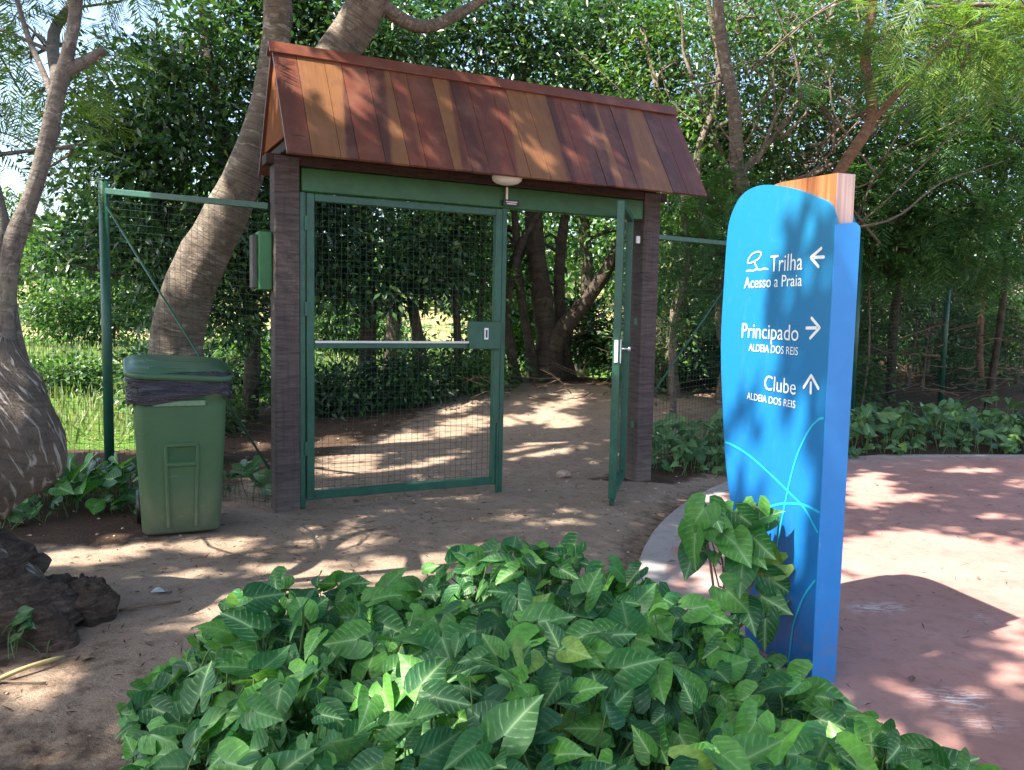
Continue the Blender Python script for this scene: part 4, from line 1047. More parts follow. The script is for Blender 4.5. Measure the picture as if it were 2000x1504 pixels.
def tree(name, label, cat, stems, blobs, bark, leafm, L=0.085, W=0.042, per=60, sig=0.22, seed=1, group=None, nl=5, twigs=2, rough=0.12, fronds=0, fL=0.3, fmat=None, r0=0.05, seg=12):
    b = stems[0][0][0]
    t = thing(name, label, cat, (b[0], b[1], float(height(b[0], b[1]))), group)
    m = MB(); sp = []
    for P, R_ in stems:
        k = max(8, 4 * len(P)); Q = spline(P, k); RR = np.interp(np.linspace(0, 1, k), np.linspace(0, 1, len(R_)), R_)
        m.tube(Q, RR, seg, True, rough, 5.0, seed); sp.append(Q)
    if nl: limbs(m, sp, blob_targets(blobs, nl, seed + 5), r0, seed + 9, twigs=twigs)
    m.build('trunk', bark, t)
    if blobs and per:
        P, D, N, r = clump_leaves(blobs, per, sig, seed)
        leaf_cloud('crown', P, D, N, L * r.uniform(0.6, 1.25, len(P)), W * r.uniform(0.7, 1.2, len(P)), leafm, t, 'stuff')
    if fronds:
        r = np.random.default_rng(seed + 77); P = []; D = []
        tot = sum(b_[6] for b_ in blobs)
        for (cx, cy, cz, rx, ry, rz, nc) in blobs:
            k = int(fronds * nc / tot); d = unit(r.normal(size=(k, 3))); c = np.array([cx, cy, cz]) + d * (r.random((k, 1)) ** 0.4) * np.array([rx, ry, rz])
            P.append(c); D.append(d * 0.7 + r.normal(size=(k, 3)) * 0.5 + np.array([0, -0.1, -0.1]))
        P = np.vstack(P); D = np.vstack(D)
        frond_cloud('crown', P, D, fL * r.uniform(0.6, 1.3, len(P)), fmat or M['leaf_feather'], t, 15 if fronds < 500 else 11, seed, 0.35, 0.032 if fronds < 500 else 0.05)
    return t

# the swollen tree at the left edge, roots in the sandy soil
T1s = [([(-2.31, 3.68, 1.17), (-2.27, 3.7, 1.3), (-2.24, 3.7, 1.55), (-2.21, 3.7, 1.72), (-2.13, 3.7, 1.91), (-2.05, 3.7, 2.17), (-2.0, 3.7, 2.37), (-1.95, 3.7, 2.54), (-1.91, 3.7, 2.8), (-1.92, 3.66, 3.3), (-2.1, 3.5, 4.2), (-2.5, 3.3, 5.4)],
        [0.153, 0.044, 0.041, 0.041, 0.037, 0.034, 0.033, 0.030, 0.028, 0.027, 0.025, 0.015]),
       ([(-2.22, 3.76, 1.05), (-2.25, 3.76, 1.25), (-2.29, 3.77, 1.42), (-2.32, 3.78, 1.66), (-2.36, 3.8, 1.90), (-2.6, 3.9, 2.4), (-3.1, 4.0, 3.4), (-3.6, 3.8, 5.0)], [0.04, 0.036, 0.040, 0.05, 0.048, 0.045, 0.04, 0.03]),
       ([(-1.985, 3.70, 2.44), (-1.90, 3.72, 2.50), (-1.81, 3.74, 2.56)], [0.03, 0.026, 0.022]),
       ([(-2.01, 3.69, 2.33), (-2.12, 3.8, 2.48), (-2.25, 3.9, 2.70), (-2.4, 4.0, 3.1)], [0.016, 0.014, 0.012, 0.008]),
       ([(-2.0, 3.7, 2.4), (-2.5, 4.6, 2.9), (-2.9, 5.6, 3.5), (-3.3, 6.2, 4.3)], [0.03, 0.028, 0.026, 0.015])]
T1b = [(-2.9, 4.6, 3.0, 0.8, 0.7, 0.55, 30), (-3.3, 5.2, 2.5, 0.7, 0.8, 0.5, 22), (-2.6, 5.0, 3.7, 0.8, 0.7, 0.4, 26)]
t1 = tree('swollen_tree', 'grey tree with swollen streaked trunk bulging in at the left edge', 'tree', T1s, T1b, M['bark_grey'], None, per=0, seed=21, nl=7, twigs=2, rough=0.22, fronds=460, fL=0.26, fmat=M['leaf_bright'], r0=0.014, seg=22)

m = MB()
for P_, R_ in (([(-2.34, 3.62, 0.18), (-2.16, 3.52, 0.10), (-1.98, 3.46, 0.02), (-1.82, 3.40, -0.08)], [0.20, 0.15, 0.10, 0.05]), ([(-2.34, 3.58, 0.18), (-2.33, 3.35, 0.10), (-2.22, 3.15, -0.05)], [0.2, 0.14, 0.06]), ([(-2.4, 3.7, 0.12), (-2.3, 3.85, 0.06), (-2.1, 3.98, -0.05)], [0.16, 0.11, 0.05]), ([(-2.22, 3.62, -0.14), (-2.36, 3.62, 0.10), (-2.50, 3.62, 0.30)], [0.33, 0.275, 0.24])):
    m.tube(spline(P_, 14), np.interp(np.linspace(0, 1, 14), np.linspace(0, 1, len(R_)), R_), 22, True, 0.35, 7.0, 3)
m.build('roots', M['rootwood'], t1)
m = MB(); P_ = [(-2.22, 3.62, -0.12), (-2.36, 3.62, 0.1), (-2.52, 3.62, 0.32), (-2.56, 3.64, 0.55), (-2.42, 3.64, 0.78), (-2.34, 3.66, 0.96), (-2.31, 3.68, 1.17), (-2.27, 3.7, 1.3)]; R_ = [0.3, 0.26, 0.23, 0.26, 0.35, 0.345, 0.17, 0.05]
m.tube(spline(P_, 34), np.interp(np.linspace(0, 1, 34), np.linspace(0, 1, len(R_)), R_), 26, True, 0.2, 5.0, 21); m.build('swollen_base', M['bark_streak'], t1)
# leaning forked tree behind the bin
T2s = [([(-2.98, 7.72, -0.15), (-3.05, 7.68, 0.5), (-3.09, 7.62, 1.05), (-2.95, 7.6, 1.63), (-2.64, 7.6, 2.24), (-2.41, 7.6, 2.74), (-2.27, 7.6, 3.19), (-2.17, 7.6, 3.73), (-2.13, 7.55, 4.3), (-2.2, 7.3, 5.4), (-2.5, 6.8, 7.0)],
        [0.29, 0.26, 0.245, 0.225, 0.20, 0.165, 0.138, 0.125, 0.115, 0.09, 0.05]),
       ([(-2.42, 7.62, 2.72), (-2.05, 7.62, 3.15), (-1.66, 7.6, 3.66), (-1.39, 7.55, 4.05), (-1.05, 7.4, 4.7), (-0.6, 7.0, 6.0), (-0.4, 6.4, 7.2)], [0.13, 0.165, 0.175, 0.17, 0.15, 0.11, 0.06]),
       ([(-1.3, 7.5, 4.15), (-0.9, 7.7, 4.0), (-0.55, 7.8, 4.15), (0.0, 7.9, 4.55)], [0.07, 0.055, 0.05, 0.03])]
t2 = tree('leaning_tree', 'stout leaning tree with pale ringed bark, forking behind the gate shelter', 'tree', T2s, [], M['bark_pale'], None, per=0, seed=33, nl=0, rough=0.10, seg=22)

# shade trees beside and behind the viewer: their crowns cast the dappled light
def light_gaps(G):
    """cover of the crowns, by where each leaf's shade falls; 0 in the gaps"""
    GAPS = [(-2.49,4.67,.35,.18,-.08,.16),(-1.76,4.96,.22,.05,-.06,.16),(-1.05,5.16,.23,.05,-.04,.21),(-1.2,4.56,.2,.09,-.04,.13),(-1.8,4.3,.21,.13,-.04,.1),(-.83,4.34,.51,.42,-.05,.25),(-.14,5.07,.1,.01,0,.1),(-.04,5.83,.14,.06,0,.11),(.39,6.07,.11,.05,0,.08),(.41,5.75,.12,.08,.01,.1),(.41,7.02,.27,.03,.01,.2),(.55,7.41,.14,.01,.01,.12),(-.83,5.93,.08,.04,-.01,.08),(-.53,6.43,.24,.02,-.01,.13),(-1.07,5.62,.08,.06,-.02,.09),(-1.36,5.38,.09,.03,-.01,.05),(-1.13,8.68,.24,.25,-.06,.32),(-.5,9.39,.28,.2,-.03,.36),(-1.8,8.47,.22,.18,-.11,.47),(-1.55,7.79,.25,.18,-.13,.6),(-1.09,7.38,.16,.24,-.02,.15),(-.69,7.96,.2,.3,-.02,.17),(.49,8.61,.44,.34,.01,.28),(.99,10.67,.19,.27,.03,.39),(.73,9.58,.22,.03,.02,.28),(.55,9.99,.17,.22,.01,.33),(.11,9.66,.22,.03,0,.24),(-.43,10.37,.26,.26,-.01,.23),(-2.62,8.47,.15,.02,-.07,.21),(-2.41,7.54,.11,.01,-.05,.16),(-1.83,3.07,.13,.07,-.09,.16),(-1.56,3.59,.16,-.02,-.02,.05),(-1.68,3.88,.12,.07,-.02,.04),(-1.74,2.8,.05,0,-.03,.04),(-1.31,2.5,.11,0,-.01,.03),(1.59,8.12,.16,.02,.04,.24),
        (2.57,5.05,.52,-.03,.24,.5),(2.85,4.81,.38,.03,.31,.55),(1.94,4.23,.33,.4,.19,.44),(2.21,3.47,.1,.01,.2,.33),(3.09,7.07,.21,.02,.28,.67),(3.22,6.72,.35,.1,.09,.18),(2.65,4.19,.17,.01,.21,.34),(1.63,2.94,.15,.1,.02,.04),(1.65,6.52,.13,.01,.05,.21),(.83,4.66,.1,.06,.02,.14),(1.12,4.47,.14,.01,.05,.2),(1.53,5.45,.14,.01,.05,.19),(4.54,8.04,.32,.03,.08,.14),(3.65,6.12,.16,.01,.06,.1),(1.55,5.8,.07,.01,.02,.09),
        (.28,6.71,.07,.04,.07,.14),(.27,6.78,.05,.02,.04,.08),(.3,6.87,.06,.03,.04,.08),(.71,7.18,.15,.08,.03,.07),(.9,7.25,.12,.06,.03,.06),(1.03,6.98,.09,.04,.02,.04),(1.03,6.87,.07,.04,.03,.05),(1.32,7.05,.11,.06,.04,.08),(1.22,7.05,.09,.04,.02,.04),(1.22,7.38,.08,.04,.02,.04),(1.95,7.52,.14,.07,.03,.05),(1.77,7.66,.09,.04,.03,.05),(2.04,7.92,.12,.07,.02,.03),(.52,6.94,.13,.07,.02,.04),(2.6,7.84,.06,.03,.04,.06),(3.08,8.08,.08,.04,.05,.08),(.58,6.81,.13,.06,.02,.04),(1.74,7.75,.1,.05,.03,.05),(2.15,7.53,.08,.04,.02,.04),
        (2.23,4.47,.21,0,0,.18),(1.98,4.45,.20,0,0,.13),(1.76,4.32,.17,0,0,.12),(5.9,7.4,.8,0,0,.55),(5.1,7.3,.5,0,0,.4),(6.2,8.0,.6,0,0,.4),(1.61,4.21,.1,0,0,.08),(2.29,3.95,.1,0,0,.09),(1.77,3.71,.1,0,0,.1),(1.51,3.69,.12,0,0,.1),(2.25,4.26,.14,0,0,.1)]
    cov = np.ones(len(G))
    for (x0, y0, ax, ay, bx, by) in GAPS:
        det = ax * by - ay * bx; dx, dy = G[:, 0] - x0, G[:, 1] - y0
        near = (np.abs(dx) < 1.2) & (np.abs(dy) < 1.2)
        u = (dx[near] * by - dy[near] * bx) / det; v = (dy[near] * ax - dx[near] * ay) / det
        cov[near] = np.minimum(cov[near], sstep(1.05, 1.65, np.hypot(u, v)))
    f1 = fbm(G[:, 0] * 1.0, G[:, 1] * 1.0, 3.2, 4.0); f2 = fbm(G[:, 0], G[:, 1], 6.5, 9.0)
    small = sstep(0.62, 0.42, f1) * sstep(0.80, 0.6, f2)
    bed = (np.hypot((G[:, 0] - 0.45) / 1.7, (G[:, 1] - 3.0) / 1.5) < 1)
    small = np.where(bed, sstep(0.34, 0.16, f2) * sstep(0.48, 0.28, f1), small)
    return cov * small
NC = 190000
r = np.random.default_rng(99)
G = np.stack([r.uniform(-6.5, 9.0, NC), r.uniform(0.6, 13.5, NC)], 1)
keep = ~((G[:, 0] < -3.2 - 0.3*(G[:, 1] - 8)) & (G[:, 1] > 8)) & (G[:, 1] < 11.3 + 0.2 * (G[:, 0] > 4) + 0.6*fbm(G[:, 0], G[:, 1], 0.9))
keep &= r.random(NC) < light_gaps(G)
G = G[keep]; n = len(G)
Z = r.uniform(0, 1, n)
yy = G[:, 1] - 8.0 * SH[1]
Z = np.maximum(7.6, 3.4 + 0.52 * np.maximum(yy, 0)) + Z * 1.9 + 0.5*fbm(G[:, 0], G[:, 1], 0.7, 3.0)
P = np.stack([G[:, 0] - SH[0]*Z, G[:, 1] - SH[1]*Z, Z], 1)
roots = np.array([(-5.2, 1.2), (1.6, -2.2), (5.2, 2.6), (-3.4, -1.4), (-4.6, 5.0)])
lab = ['tall shade tree out of view to the left of the path', 'tall shade tree out of view behind the leafy bed', 'shade tree out of view across the red pavement', 'broad shade tree out of view behind the swollen tree', 'shade tree out of view beyond the left fence']
own = np.argmin(np.linalg.norm((P[:, None, :2] - roots[None]) , axis=2) + 0.5 * r.random((n, len(roots))), axis=1)
D = r.normal(size=(n, 3)); D[:, 2] *= 0.35
N = r.normal(size=(n, 3)) * 0.35 + np.array(SUN) 
for k in range(len(roots)):
    sel = own == k; b = roots[k]; c = P[sel].mean(0)
    t = thing('shade_tree', lab[k], 'tree', (b[0], b[1], 0), 'shade trees around the viewer')
    m = MB(); st1 = spline([(b[0], b[1], -0.1), (b[0]*0.97 + c[0]*0.03, b[1]*.97 + c[1]*.03, 2.2), (b[0]*0.8 + c[0]*0.2, b[1]*.8 + c[1]*.2, 5.3), (c[0], c[1], 8.2)], 12)
    m.tube(st1, np.linspace(0.24, 0.06, 12), 12, True, 0.12)
    tg = P[sel][r.integers(0, sel.sum(), 9)]
    limbs(m, [st1[6:]], tg, 0.028, k, 0.1, 5, 0); m.build('trunk', M['bark_pale'], t)
    leaf_cloud('crown', P[sel], D[sel], N[sel], r.uniform(0.11, 0.19, sel.sum()), r.uniform(0.06, 0.09, sel.sum()), M['leaf_canopy'], t, 'stuff')

# trees beyond the fence -------------------------------------------------
bgp = 'trees beyond the fence'
def B(px, py, Y, rx, ry, rz, nc):    # a crown clump: bearing, elevation, distance
    return ((px - 1000) / 1620 * Y, Y, 1.45 + (605 + (px-1000)*0.02 - py) / 1620 * Y, rx, ry, rz, nc)
def W_(px, py, Y): b = B(px, py, Y, 0, 0, 0, 0); return (b[0], b[1], b[2])
hz = lambda p: (p[0], p[1], float(height(p[0], p[1])) - 0.1)
def stem(*pts): return [hz(pts[0])] + list(pts[1:])

tree('broadleaf_tree', 'dark glossy broadleaf tree left of the leaning trunk', 'tree',
     [(stem((-3.25, 10.2), (-3.2, 10.2, 1.2), (-3.4, 10.2, 2.4), (-3.7, 10.3, 4.2), (-3.9, 10.3, 5.6)), [0.11, 0.09, 0.08, 0.06, 0.03]),
      (stem((-4.6, 10.6), (-4.5, 10.5, 1.4), (-4.4, 10.4, 3.0), (-4.5, 10.4, 4.6)), [0.08, 0.07, 0.05, 0.03])],
     [B(310, 200, 10.2, 0.8, 0.9, 0.75, 55), B(380, 300, 10, 1.0, 0.8, 0.9, 85), B(430, 150, 10.4, 0.75, 0.8, 0.9, 70), B(250, 330, 10.2, 0.8, 0.8, 0.8, 75), B(200, 470, 10.4, 0.8, 0.7, 0.5, 50), B(330, 450, 10, 0.8, 0.8, 0.6, 55), B(470, 420, 10, 0.6, 0.6, 0.8, 50), B(470, 590, 10, 0.4, 0.4, 0.5, 30), B(340, 590, 10.3, 0.5, 0.4, 0.25, 20)],
     M['bark_dark'], M['leaf_dark'], 0.125, 0.056, 42, 0.165, 101, bgp, 6, 3)
tree('broadleaf_tree', 'bushy broadleaf tree hanging low behind the closed gate leaf', 'tree',
     [(stem((-1.95, 10.9), (-1.9, 10.9, 1.2), (-1.95, 10.9, 2.4), (-2.3, 11, 4.0), (-2.5, 11, 5.5)), [0.14, 0.11, 0.09, 0.07, 0.03]),
      (stem((-1.25, 10.8), (-1.2, 10.8, 0.9), (-1.35, 10.8, 1.9), (-1.2, 10.9, 3.2)), [0.09, 0.08, 0.06, 0.03])],
     [B(690, 470, 10.8, 0.7, 0.8, 0.7, 65), B(770, 540, 10.6, 0.5, 0.6, 0.4, 26), B(650, 560, 10.6, 0.35, 0.6, 0.4, 16), B(840, 480, 10.9, 0.5, 0.7, 0.6, 45), B(560, 480, 10.6, 0.6, 0.7, 0.8, 45), B(600, 60, 11, 1.1, 1.0, 1.1, 95), B(480, 40, 11.2, 0.8, 0.9, 0.9, 60), B(720, 60, 11.2, 1.0, 0.9, 1.0, 80), B(620, 330, 11, 1.0, 0.9, 0.9, 80), B(800, 330, 11, 0.9, 0.8, 0.9, 60)],
     M['bark_dark'], M['leaf_dark'], 0.125, 0.056, 42, 0.165, 102, bgp, 5, 3)
tree('multi_stem_tree', 'dark many stemmed tree at the end of the sandy path through the gate', 'tree',
     [(stem((0.56, 12.0), (0.50, 12.0, 1.1), (0.40, 12.0, 1.7), (0.27, 12.0, 2.7), (0.2, 12.0, 3.8), (0.0, 12, 5.4)), [0.24, 0.17, 0.15, 0.13, 0.10, 0.04]),
      ([(0.56, 12, 0.75), (0.66, 11.85, 1.15), (1.08, 11.8, 1.72), (1.38, 11.8, 2.25), (1.75, 11.8, 3.2), (2.1, 11.8, 4.6)], [0.15, 0.13, 0.10, 0.085, 0.07, 0.03]),
      (stem((0.08, 11.7), (-0.02, 11.7, 0.9), (-0.10, 11.7, 1.5), (0.08, 11.8, 2.4), (0.45, 11.9, 3.1), (0.8, 12, 4.4)), [0.10, 0.07, 0.06, 0.05, 0.045, 0.02]),
      (stem((0.35, 11.9), (0.22, 11.9, 1.1), (0.05, 11.9, 2.0), (-0.02, 11.9, 2.9), (-0.3, 12, 4.4)), [0.09, 0.07, 0.06, 0.05, 0.025]),
      (stem((0.9, 12.3), (0.72, 12.2, 1.2), (0.66, 12.2, 2.2), (0.8, 12.2, 3.6), (1.0, 12.2, 5)), [0.09, 0.085, 0.08, 0.06, 0.03])],
     [B(900, 60, 12, 1.3, 1.0, 1.1, 105), B(1060, 120, 12.2, 1.2, 1.0, 1.0, 95), B(1000, 300, 12, 1.2, 1.0, 0.9, 70), B(900, 470, 12.2, 0.5, 0.7, 0.7, 40), B(1180, 60, 12.4, 1.0, 1.0, 1.0, 70), B(1170, 330, 12.3, 1.0, 0.9, 0.6, 60), B(1000, 530, 12.8, 0.5, 0.4, 0.5, 22), B(1150, 640, 12.9, 0.6, 0.4, 0.45, 40)],
     M['bark_dark'], M['leaf_dark'], 0.125, 0.056, 42, 0.17, 103, bgp, 6, 3, 0.18)
tree('slender_tree', 'thin stemmed tree right of the gate lock box', 'tree',
     [(stem((-0.72, 11.2), (-0.74, 11.2, 0.9), (-0.80, 11.2, 1.8), (-1.0, 11.2, 2.9), (-1.1, 11.2, 4)), [0.07, 0.055, 0.05, 0.04, 0.02]),
      (stem((-0.45, 11.4), (-0.5, 11.4, 1.0), (-0.42, 11.4, 2.0), (-0.55, 11.4, 3.3)), [0.05, 0.045, 0.04, 0.02])],
     [B(880, 400, 11.3, 0.6, 0.5, 0.7, 45), B(920, 540, 11.4, 0.35, 0.4, 0.5, 25)], M['bark_dark'], M['leaf_mid'], 0.095, 0.044, 55, 0.2, 104, bgp, 5, 3)
tree('broadleaf_tree', 'pale trunked broadleaf tree behind the right timber post', 'tree',
     [(stem((2.15, 10.9), (2.08, 10.9, 1.2), (2.2, 10.9, 2.2), (2.0, 11, 3.6), (1.6, 11.2, 5.2)), [0.09, 0.075, 0.065, 0.05, 0.03]),
      (stem((2.65, 10.6), (2.72, 10.5, 0.9), (2.60, 10.5, 1.5), (2.75, 10.6, 2.6)), [0.09, 0.075, 0.06, 0.03])],
     [B(1290, 120, 11.4, 0.8, 0.9, 0.9, 60), B(1330, 330, 11, 0.7, 0.7, 0.7, 60), B(1390, 480, 10.8, 0.6, 0.6, 0.5, 40), B(1300, 500, 11.4, 0.5, 0.6, 0.7, 40), B(1240, 230, 11.6, 0.7, 0.7, 0.9, 50)],
     M['bark_pale'], M['leaf_mid'], 0.095, 0.044, 52, 0.21, 105, bgp, 5, 3, fronds=220, fL=0.3)
th_stems = [(stem((3.0, 10.6), (2.9, 10.4, 1.5), (2.75, 10.0, 2.6), (2.58, 9.9, 3.2), (2.5, 9.8, 3.8), (2.3, 9.8, 4.7), (2.2, 9.8, 5.6)), [0.10, 0.09, 0.085, 0.08, 0.075, 0.065, 0.05]),
      ([(2.6, 10, 3.1), (3.0, 10.3, 3.5), (3.5, 10.5, 4.2), (3.9, 10.6, 5.4)], [0.05, 0.04, 0.035, 0.02]),
      ([(2.3, 10.2, 2.4), (2.2, 10.3, 3.4), (2.45, 10.4, 4.3), (2.2, 10.4, 5.6)], [0.05, 0.045, 0.04, 0.02]),
      ([(2.75, 10.2, 2.5), (3.3, 10.4, 3.0), (4.1, 10.6, 3.5), (5.0, 10.8, 4.3)], [0.05, 0.04, 0.03, 0.02])]
r = np.random.default_rng(88)
for q_ in range(46):      # long thin bare branches slanting up through the tangle
    p = np.array([r.uniform(1.9, 4.4), r.uniform(9.7, 10.6), r.uniform(2.3, 4.4)]); L_b = r.uniform(0.8, 2.4); an = r.choice([r.uniform(0.3, 1.2), r.uniform(1.7, 2.6)], p=[0.7, 0.3])
    e = p + np.array([math.cos(an), r.uniform(-.25, .25), math.sin(an)]) * L_b
    th_stems.append(([tuple(p), tuple((p*2+e)/3 + r.normal(size=3)*0.10), tuple((p+e*2)/3 + r.normal(size=3)*0.10), tuple(e)], [r.uniform(.012, .026), .011, .005]))
tk = tree('thicket_tree', 'twiggy tangled tree with bare grey branches above the blue sign', 'tree', th_stems,
     [B(1420, 90, 10.6, 0.9, 0.9, 0.8, 44), B(1550, 140, 10.8, 0.9, 0.9, 0.9, 52), B(1480, 300, 10.8, 0.8, 0.7, 0.7, 42), B(1620, 300, 11, 0.7, 0.7, 0.8, 42), B(1380, 240, 10.8, 0.5, 0.6, 0.6, 26), B(1680, 60, 11, 0.9, 0.8, 0.8, 46)],
     M['bark_pale'], M['leaf_mid'], 0.09, 0.04, 40, 0.2, 106, bgp, 34, 5, r0=0.02, fronds=260, fL=0.28)
tree('reddish_tree', 'slender reddish trunk rising crookedly above the wooden sign top', 'tree',
     [(stem((3.4, 9.6), (3.4, 9.5, 1.5), (3.42, 9.35, 2.6), (3.56, 9.3, 3.08), (3.86, 9.3, 3.6), (3.84, 9.3, 3.95), (3.77, 9.3, 4.31), (3.82, 9.3, 4.9), (3.9, 9.2, 6.0)), [0.085, 0.075, 0.068, 0.062, 0.06, 0.055, 0.05, 0.045, 0.03]),
      ([(3.82, 9.3, 3.55), (4.1, 9.2, 3.9), (4.5, 9.1, 4.35), (5.1, 9.0, 5.1)], [0.04, 0.035, 0.03, 0.02])],
     [B(1780, 120, 9.4, 1.0, 0.8, 0.6, 22), B(1650, 130, 9.4, 0.7, 0.6, 0.4, 14), B(1900, 40, 9.2, 0.9, 0.8, 0.6, 20)], M['bark_red'], None, per=0, seed=107, group=bgp, nl=4, twigs=2, fronds=330, fL=0.30, fmat=M['leaf_feather'], r0=0.02)
tree('feathery_tree', 'big dark green feathery leaved tree drooping over the right fence', 'tree',
     [(stem((5.6, 12.2), (5.5, 12, 1.8), (5.7, 11.8, 3.4), (5.9, 11.6, 5.4)), [0.07, 0.06, 0.05, 0.03]), (stem((6.9, 12), (6.8, 11.6, 2.2), (6.4, 11.4, 4.2)), [0.05, 0.045, 0.03])],
     [B(1800, 330, 11, 1.3, 0.9, 0.8, 70), B(1930, 260, 10.8, 1.2, 0.9, 1.0, 75), B(1750, 470, 10.8, 1.0, 0.7, 0.5, 50), B(1900, 460, 10.2, 1.1, 0.7, 0.5, 65), B(1650, 400, 10.8, 0.7, 0.7, 0.6, 40), B(1820, 160, 11.6, 1.2, 0.9, 0.8, 60), B(1980, 110, 11.6, 1.0, 0.9, 0.9, 45), B(1570, 480, 10.6, 0.6, 0.6, 0.5, 25)],
     M['bark_dark'], M['leaf_mid'], 0.07, 0.03, 18, 0.24, 108, bgp, 9, 5, fronds=2300, fL=0.32)
tree('feathery_shrub', 'feathery green shrub between the right timber post and the blue sign', 'shrub',
     [(stem((2.9, 9.9), (2.8, 9.8, 1.0), (2.7, 9.6, 2.1)), [0.035, 0.03, 0.015])],
     [B(1340, 420, 9.6, 0.5, 0.4, 0.4, 20), B(1390, 520, 9.8, 0.5, 0.4, 0.4, 20), B(1330, 570, 9.9, 0.4, 0.4, 0.4, 14), B(1400, 380, 9.6, 0.4, 0.4, 0.3, 12)], M['bark_dark'], None, per=0, seed=109, group=bgp, nl=4, twigs=2, fronds=420, fL=0.26, r0=0.02)
tree('overhanging_tree', 'bright feathery branches hanging in from the upper right corner', 'tree',
     [(stem((6.0, 6.6), (5.8, 6.6, 2.2), (5.2, 6.6, 3.4), (4.2, 6.5, 4.0), (3.0, 6.4, 4.35)), [0.13, 0.11, 0.08, 0.05, 0.02]), ([(5.2, 6.6, 3.4), (4.3, 6.2, 3.5), (3.5, 6.0, 3.65), (2.8, 5.9, 3.6)], [0.05, 0.03, 0.022, 0.01]),
      ([(4.2, 6.5, 4.0), (3.4, 6.3, 3.95), (2.6, 6.2, 3.85), (1.9, 6.2, 3.85)], [0.03, 0.02, 0.014, 0.008])],
     [(3.6, 6.0, 3.55, 0.6, 0.5, 0.22, 26), (3.1, 6.0, 3.42, 0.45, 0.4, 0.28, 24), (2.7, 6.1, 3.6, 0.35, 0.4, 0.2, 14), (4.0, 6.2, 3.7, 0.6, 0.5, 0.25, 20)], M['bark_pale'], None, per=0, seed=110, nl=5, twigs=2, fronds=230, fL=0.30, fmat=M['leaf_bright'], r0=0.012)
# second row, deeper in the wood
for i, (x_, y_, rr_, lb) in enumerate([(-6.6, 17.0, 1.0, 'farther leafy tree at the left, seen past the leaning trunk'), (-2.6, 17.5, 1.0, 'farther leafy tree in the gap over the shelter roof, left part'), (1.4, 17.0, 1.05, 'farther leafy tree behind the many stemmed tree'), (5.0, 16.0, 1.05, 'farther dark tree behind the twiggy thicket'), (9.0, 16.0, 1.1, 'farther dark tree at the right edge behind the fence')]):
    low = x_ > 3
    bl = [(x_, y_, 5.6, 2.0*rr_, 1.3, 1.7, 70), (x_ - 1.4, y_ + .4, 4.2, 1.5, 1.2, 1.3, 50), (x_ + 1.4, y_ + .3, 4.4, 1.5, 1.2, 1.4, 50), (x_, y_ + .5, 7.8, 1.8, 1.2, 1.2, 40)]
    if i == 0: bl = [(x_ + .3, y_, 3.2, 1.5, 1.2, 0.8, 45), (x_ + 1.8, y_, 3.8, 1.2, 1.0, 1.0, 45), (x_ - 1.4, y_, 2.9, 1.2, 1, .7, 30)]
    if low: bl += [(x_ - 1.2, y_, 2.2, 1.6, 1.0, 1.3, 60), (x_ + 1.2, y_, 2.0, 1.6, 1.0, 1.3, 60)]
    else: bl += [(x_ + .5, y_ + .3, 3.0, 1.6, 0.9, 0.7, 30)]
    tree('wood_tree', lb, 'tree', [(stem((x_, y_), (x_ + .1, y_, 2), (x_ - .1, y_, 4.5), (x_, y_, 7)), [0.10, 0.09, 0.07, 0.04] if low else [0.17, 0.14, 0.1, 0.05])], bl, M['bark_dark'], M['leaf_dark'] if low else M['leaf_mid'], 0.14, 0.07, 62, 0.32, 120 + i, bgp, 3, 2)
# understory
for i, (x_, y_, rx, rz, lb, mt) in enumerate([(-2.3, 10.4, 0.7, 0.26, 'low dark shrub behind the closed gate, beside its hinge side', 'leaf_dark'), (-1.4, 10.7, 0.6, 0.32, 'low dark shrub behind the middle of the closed gate', 'leaf_dark'), (-0.6, 11.3, 0.45, 0.26, 'low shrub behind the lock side of the closed gate', 'leaf_mid'),
                                     (1.75, 12.6, 0.7, 0.5, 'low shrub right of the many stemmed tree', 'leaf_mid'), (-3.6, 9.3, 0.55, 0.3, 'weedy shrub behind the wheeled bin', 'leaf_mid'), (2.3, 11.6, 0.6, 0.5, 'dark shrub behind the mesh beside the right timber post', 'leaf_dark'), (3.5, 11.2, 0.6, 0.45, 'dark shrub behind the blue sign', 'leaf_dark'),
                                     (5.2, 13.4, 0.9, 0.7, 'dark shrub on the bank behind the right fence', 'leaf_dark'), (7.4, 14.2, 1.0, 0.8, 'dark shrub on the bank near the right edge', 'leaf_dark'), (4.3, 11.0, 0.35, 0.45, 'thin leafy shrub climbing the fence right of the sign', 'leaf_feather')]):
    z0 = float(height(x_, y_))
    tree('shrub', lb, 'shrub', [(stem((x_, y_), (x_ + .05, y_, z0 + rz), (x_ - .1, y_, z0 + 1.7 * rz)), [0.03, 0.02, 0.008])], [(x_, y_, z0 + rz, rx, 0.5, rz, int(60 * rx + 14)), ], M['bark_dark'], M[mt], 0.10, 0.045, 50, 0.15, 140 + i, 'shrubs beyond the fence', 9, 2, r0=0.02)
r = np.random.default_rng(77)
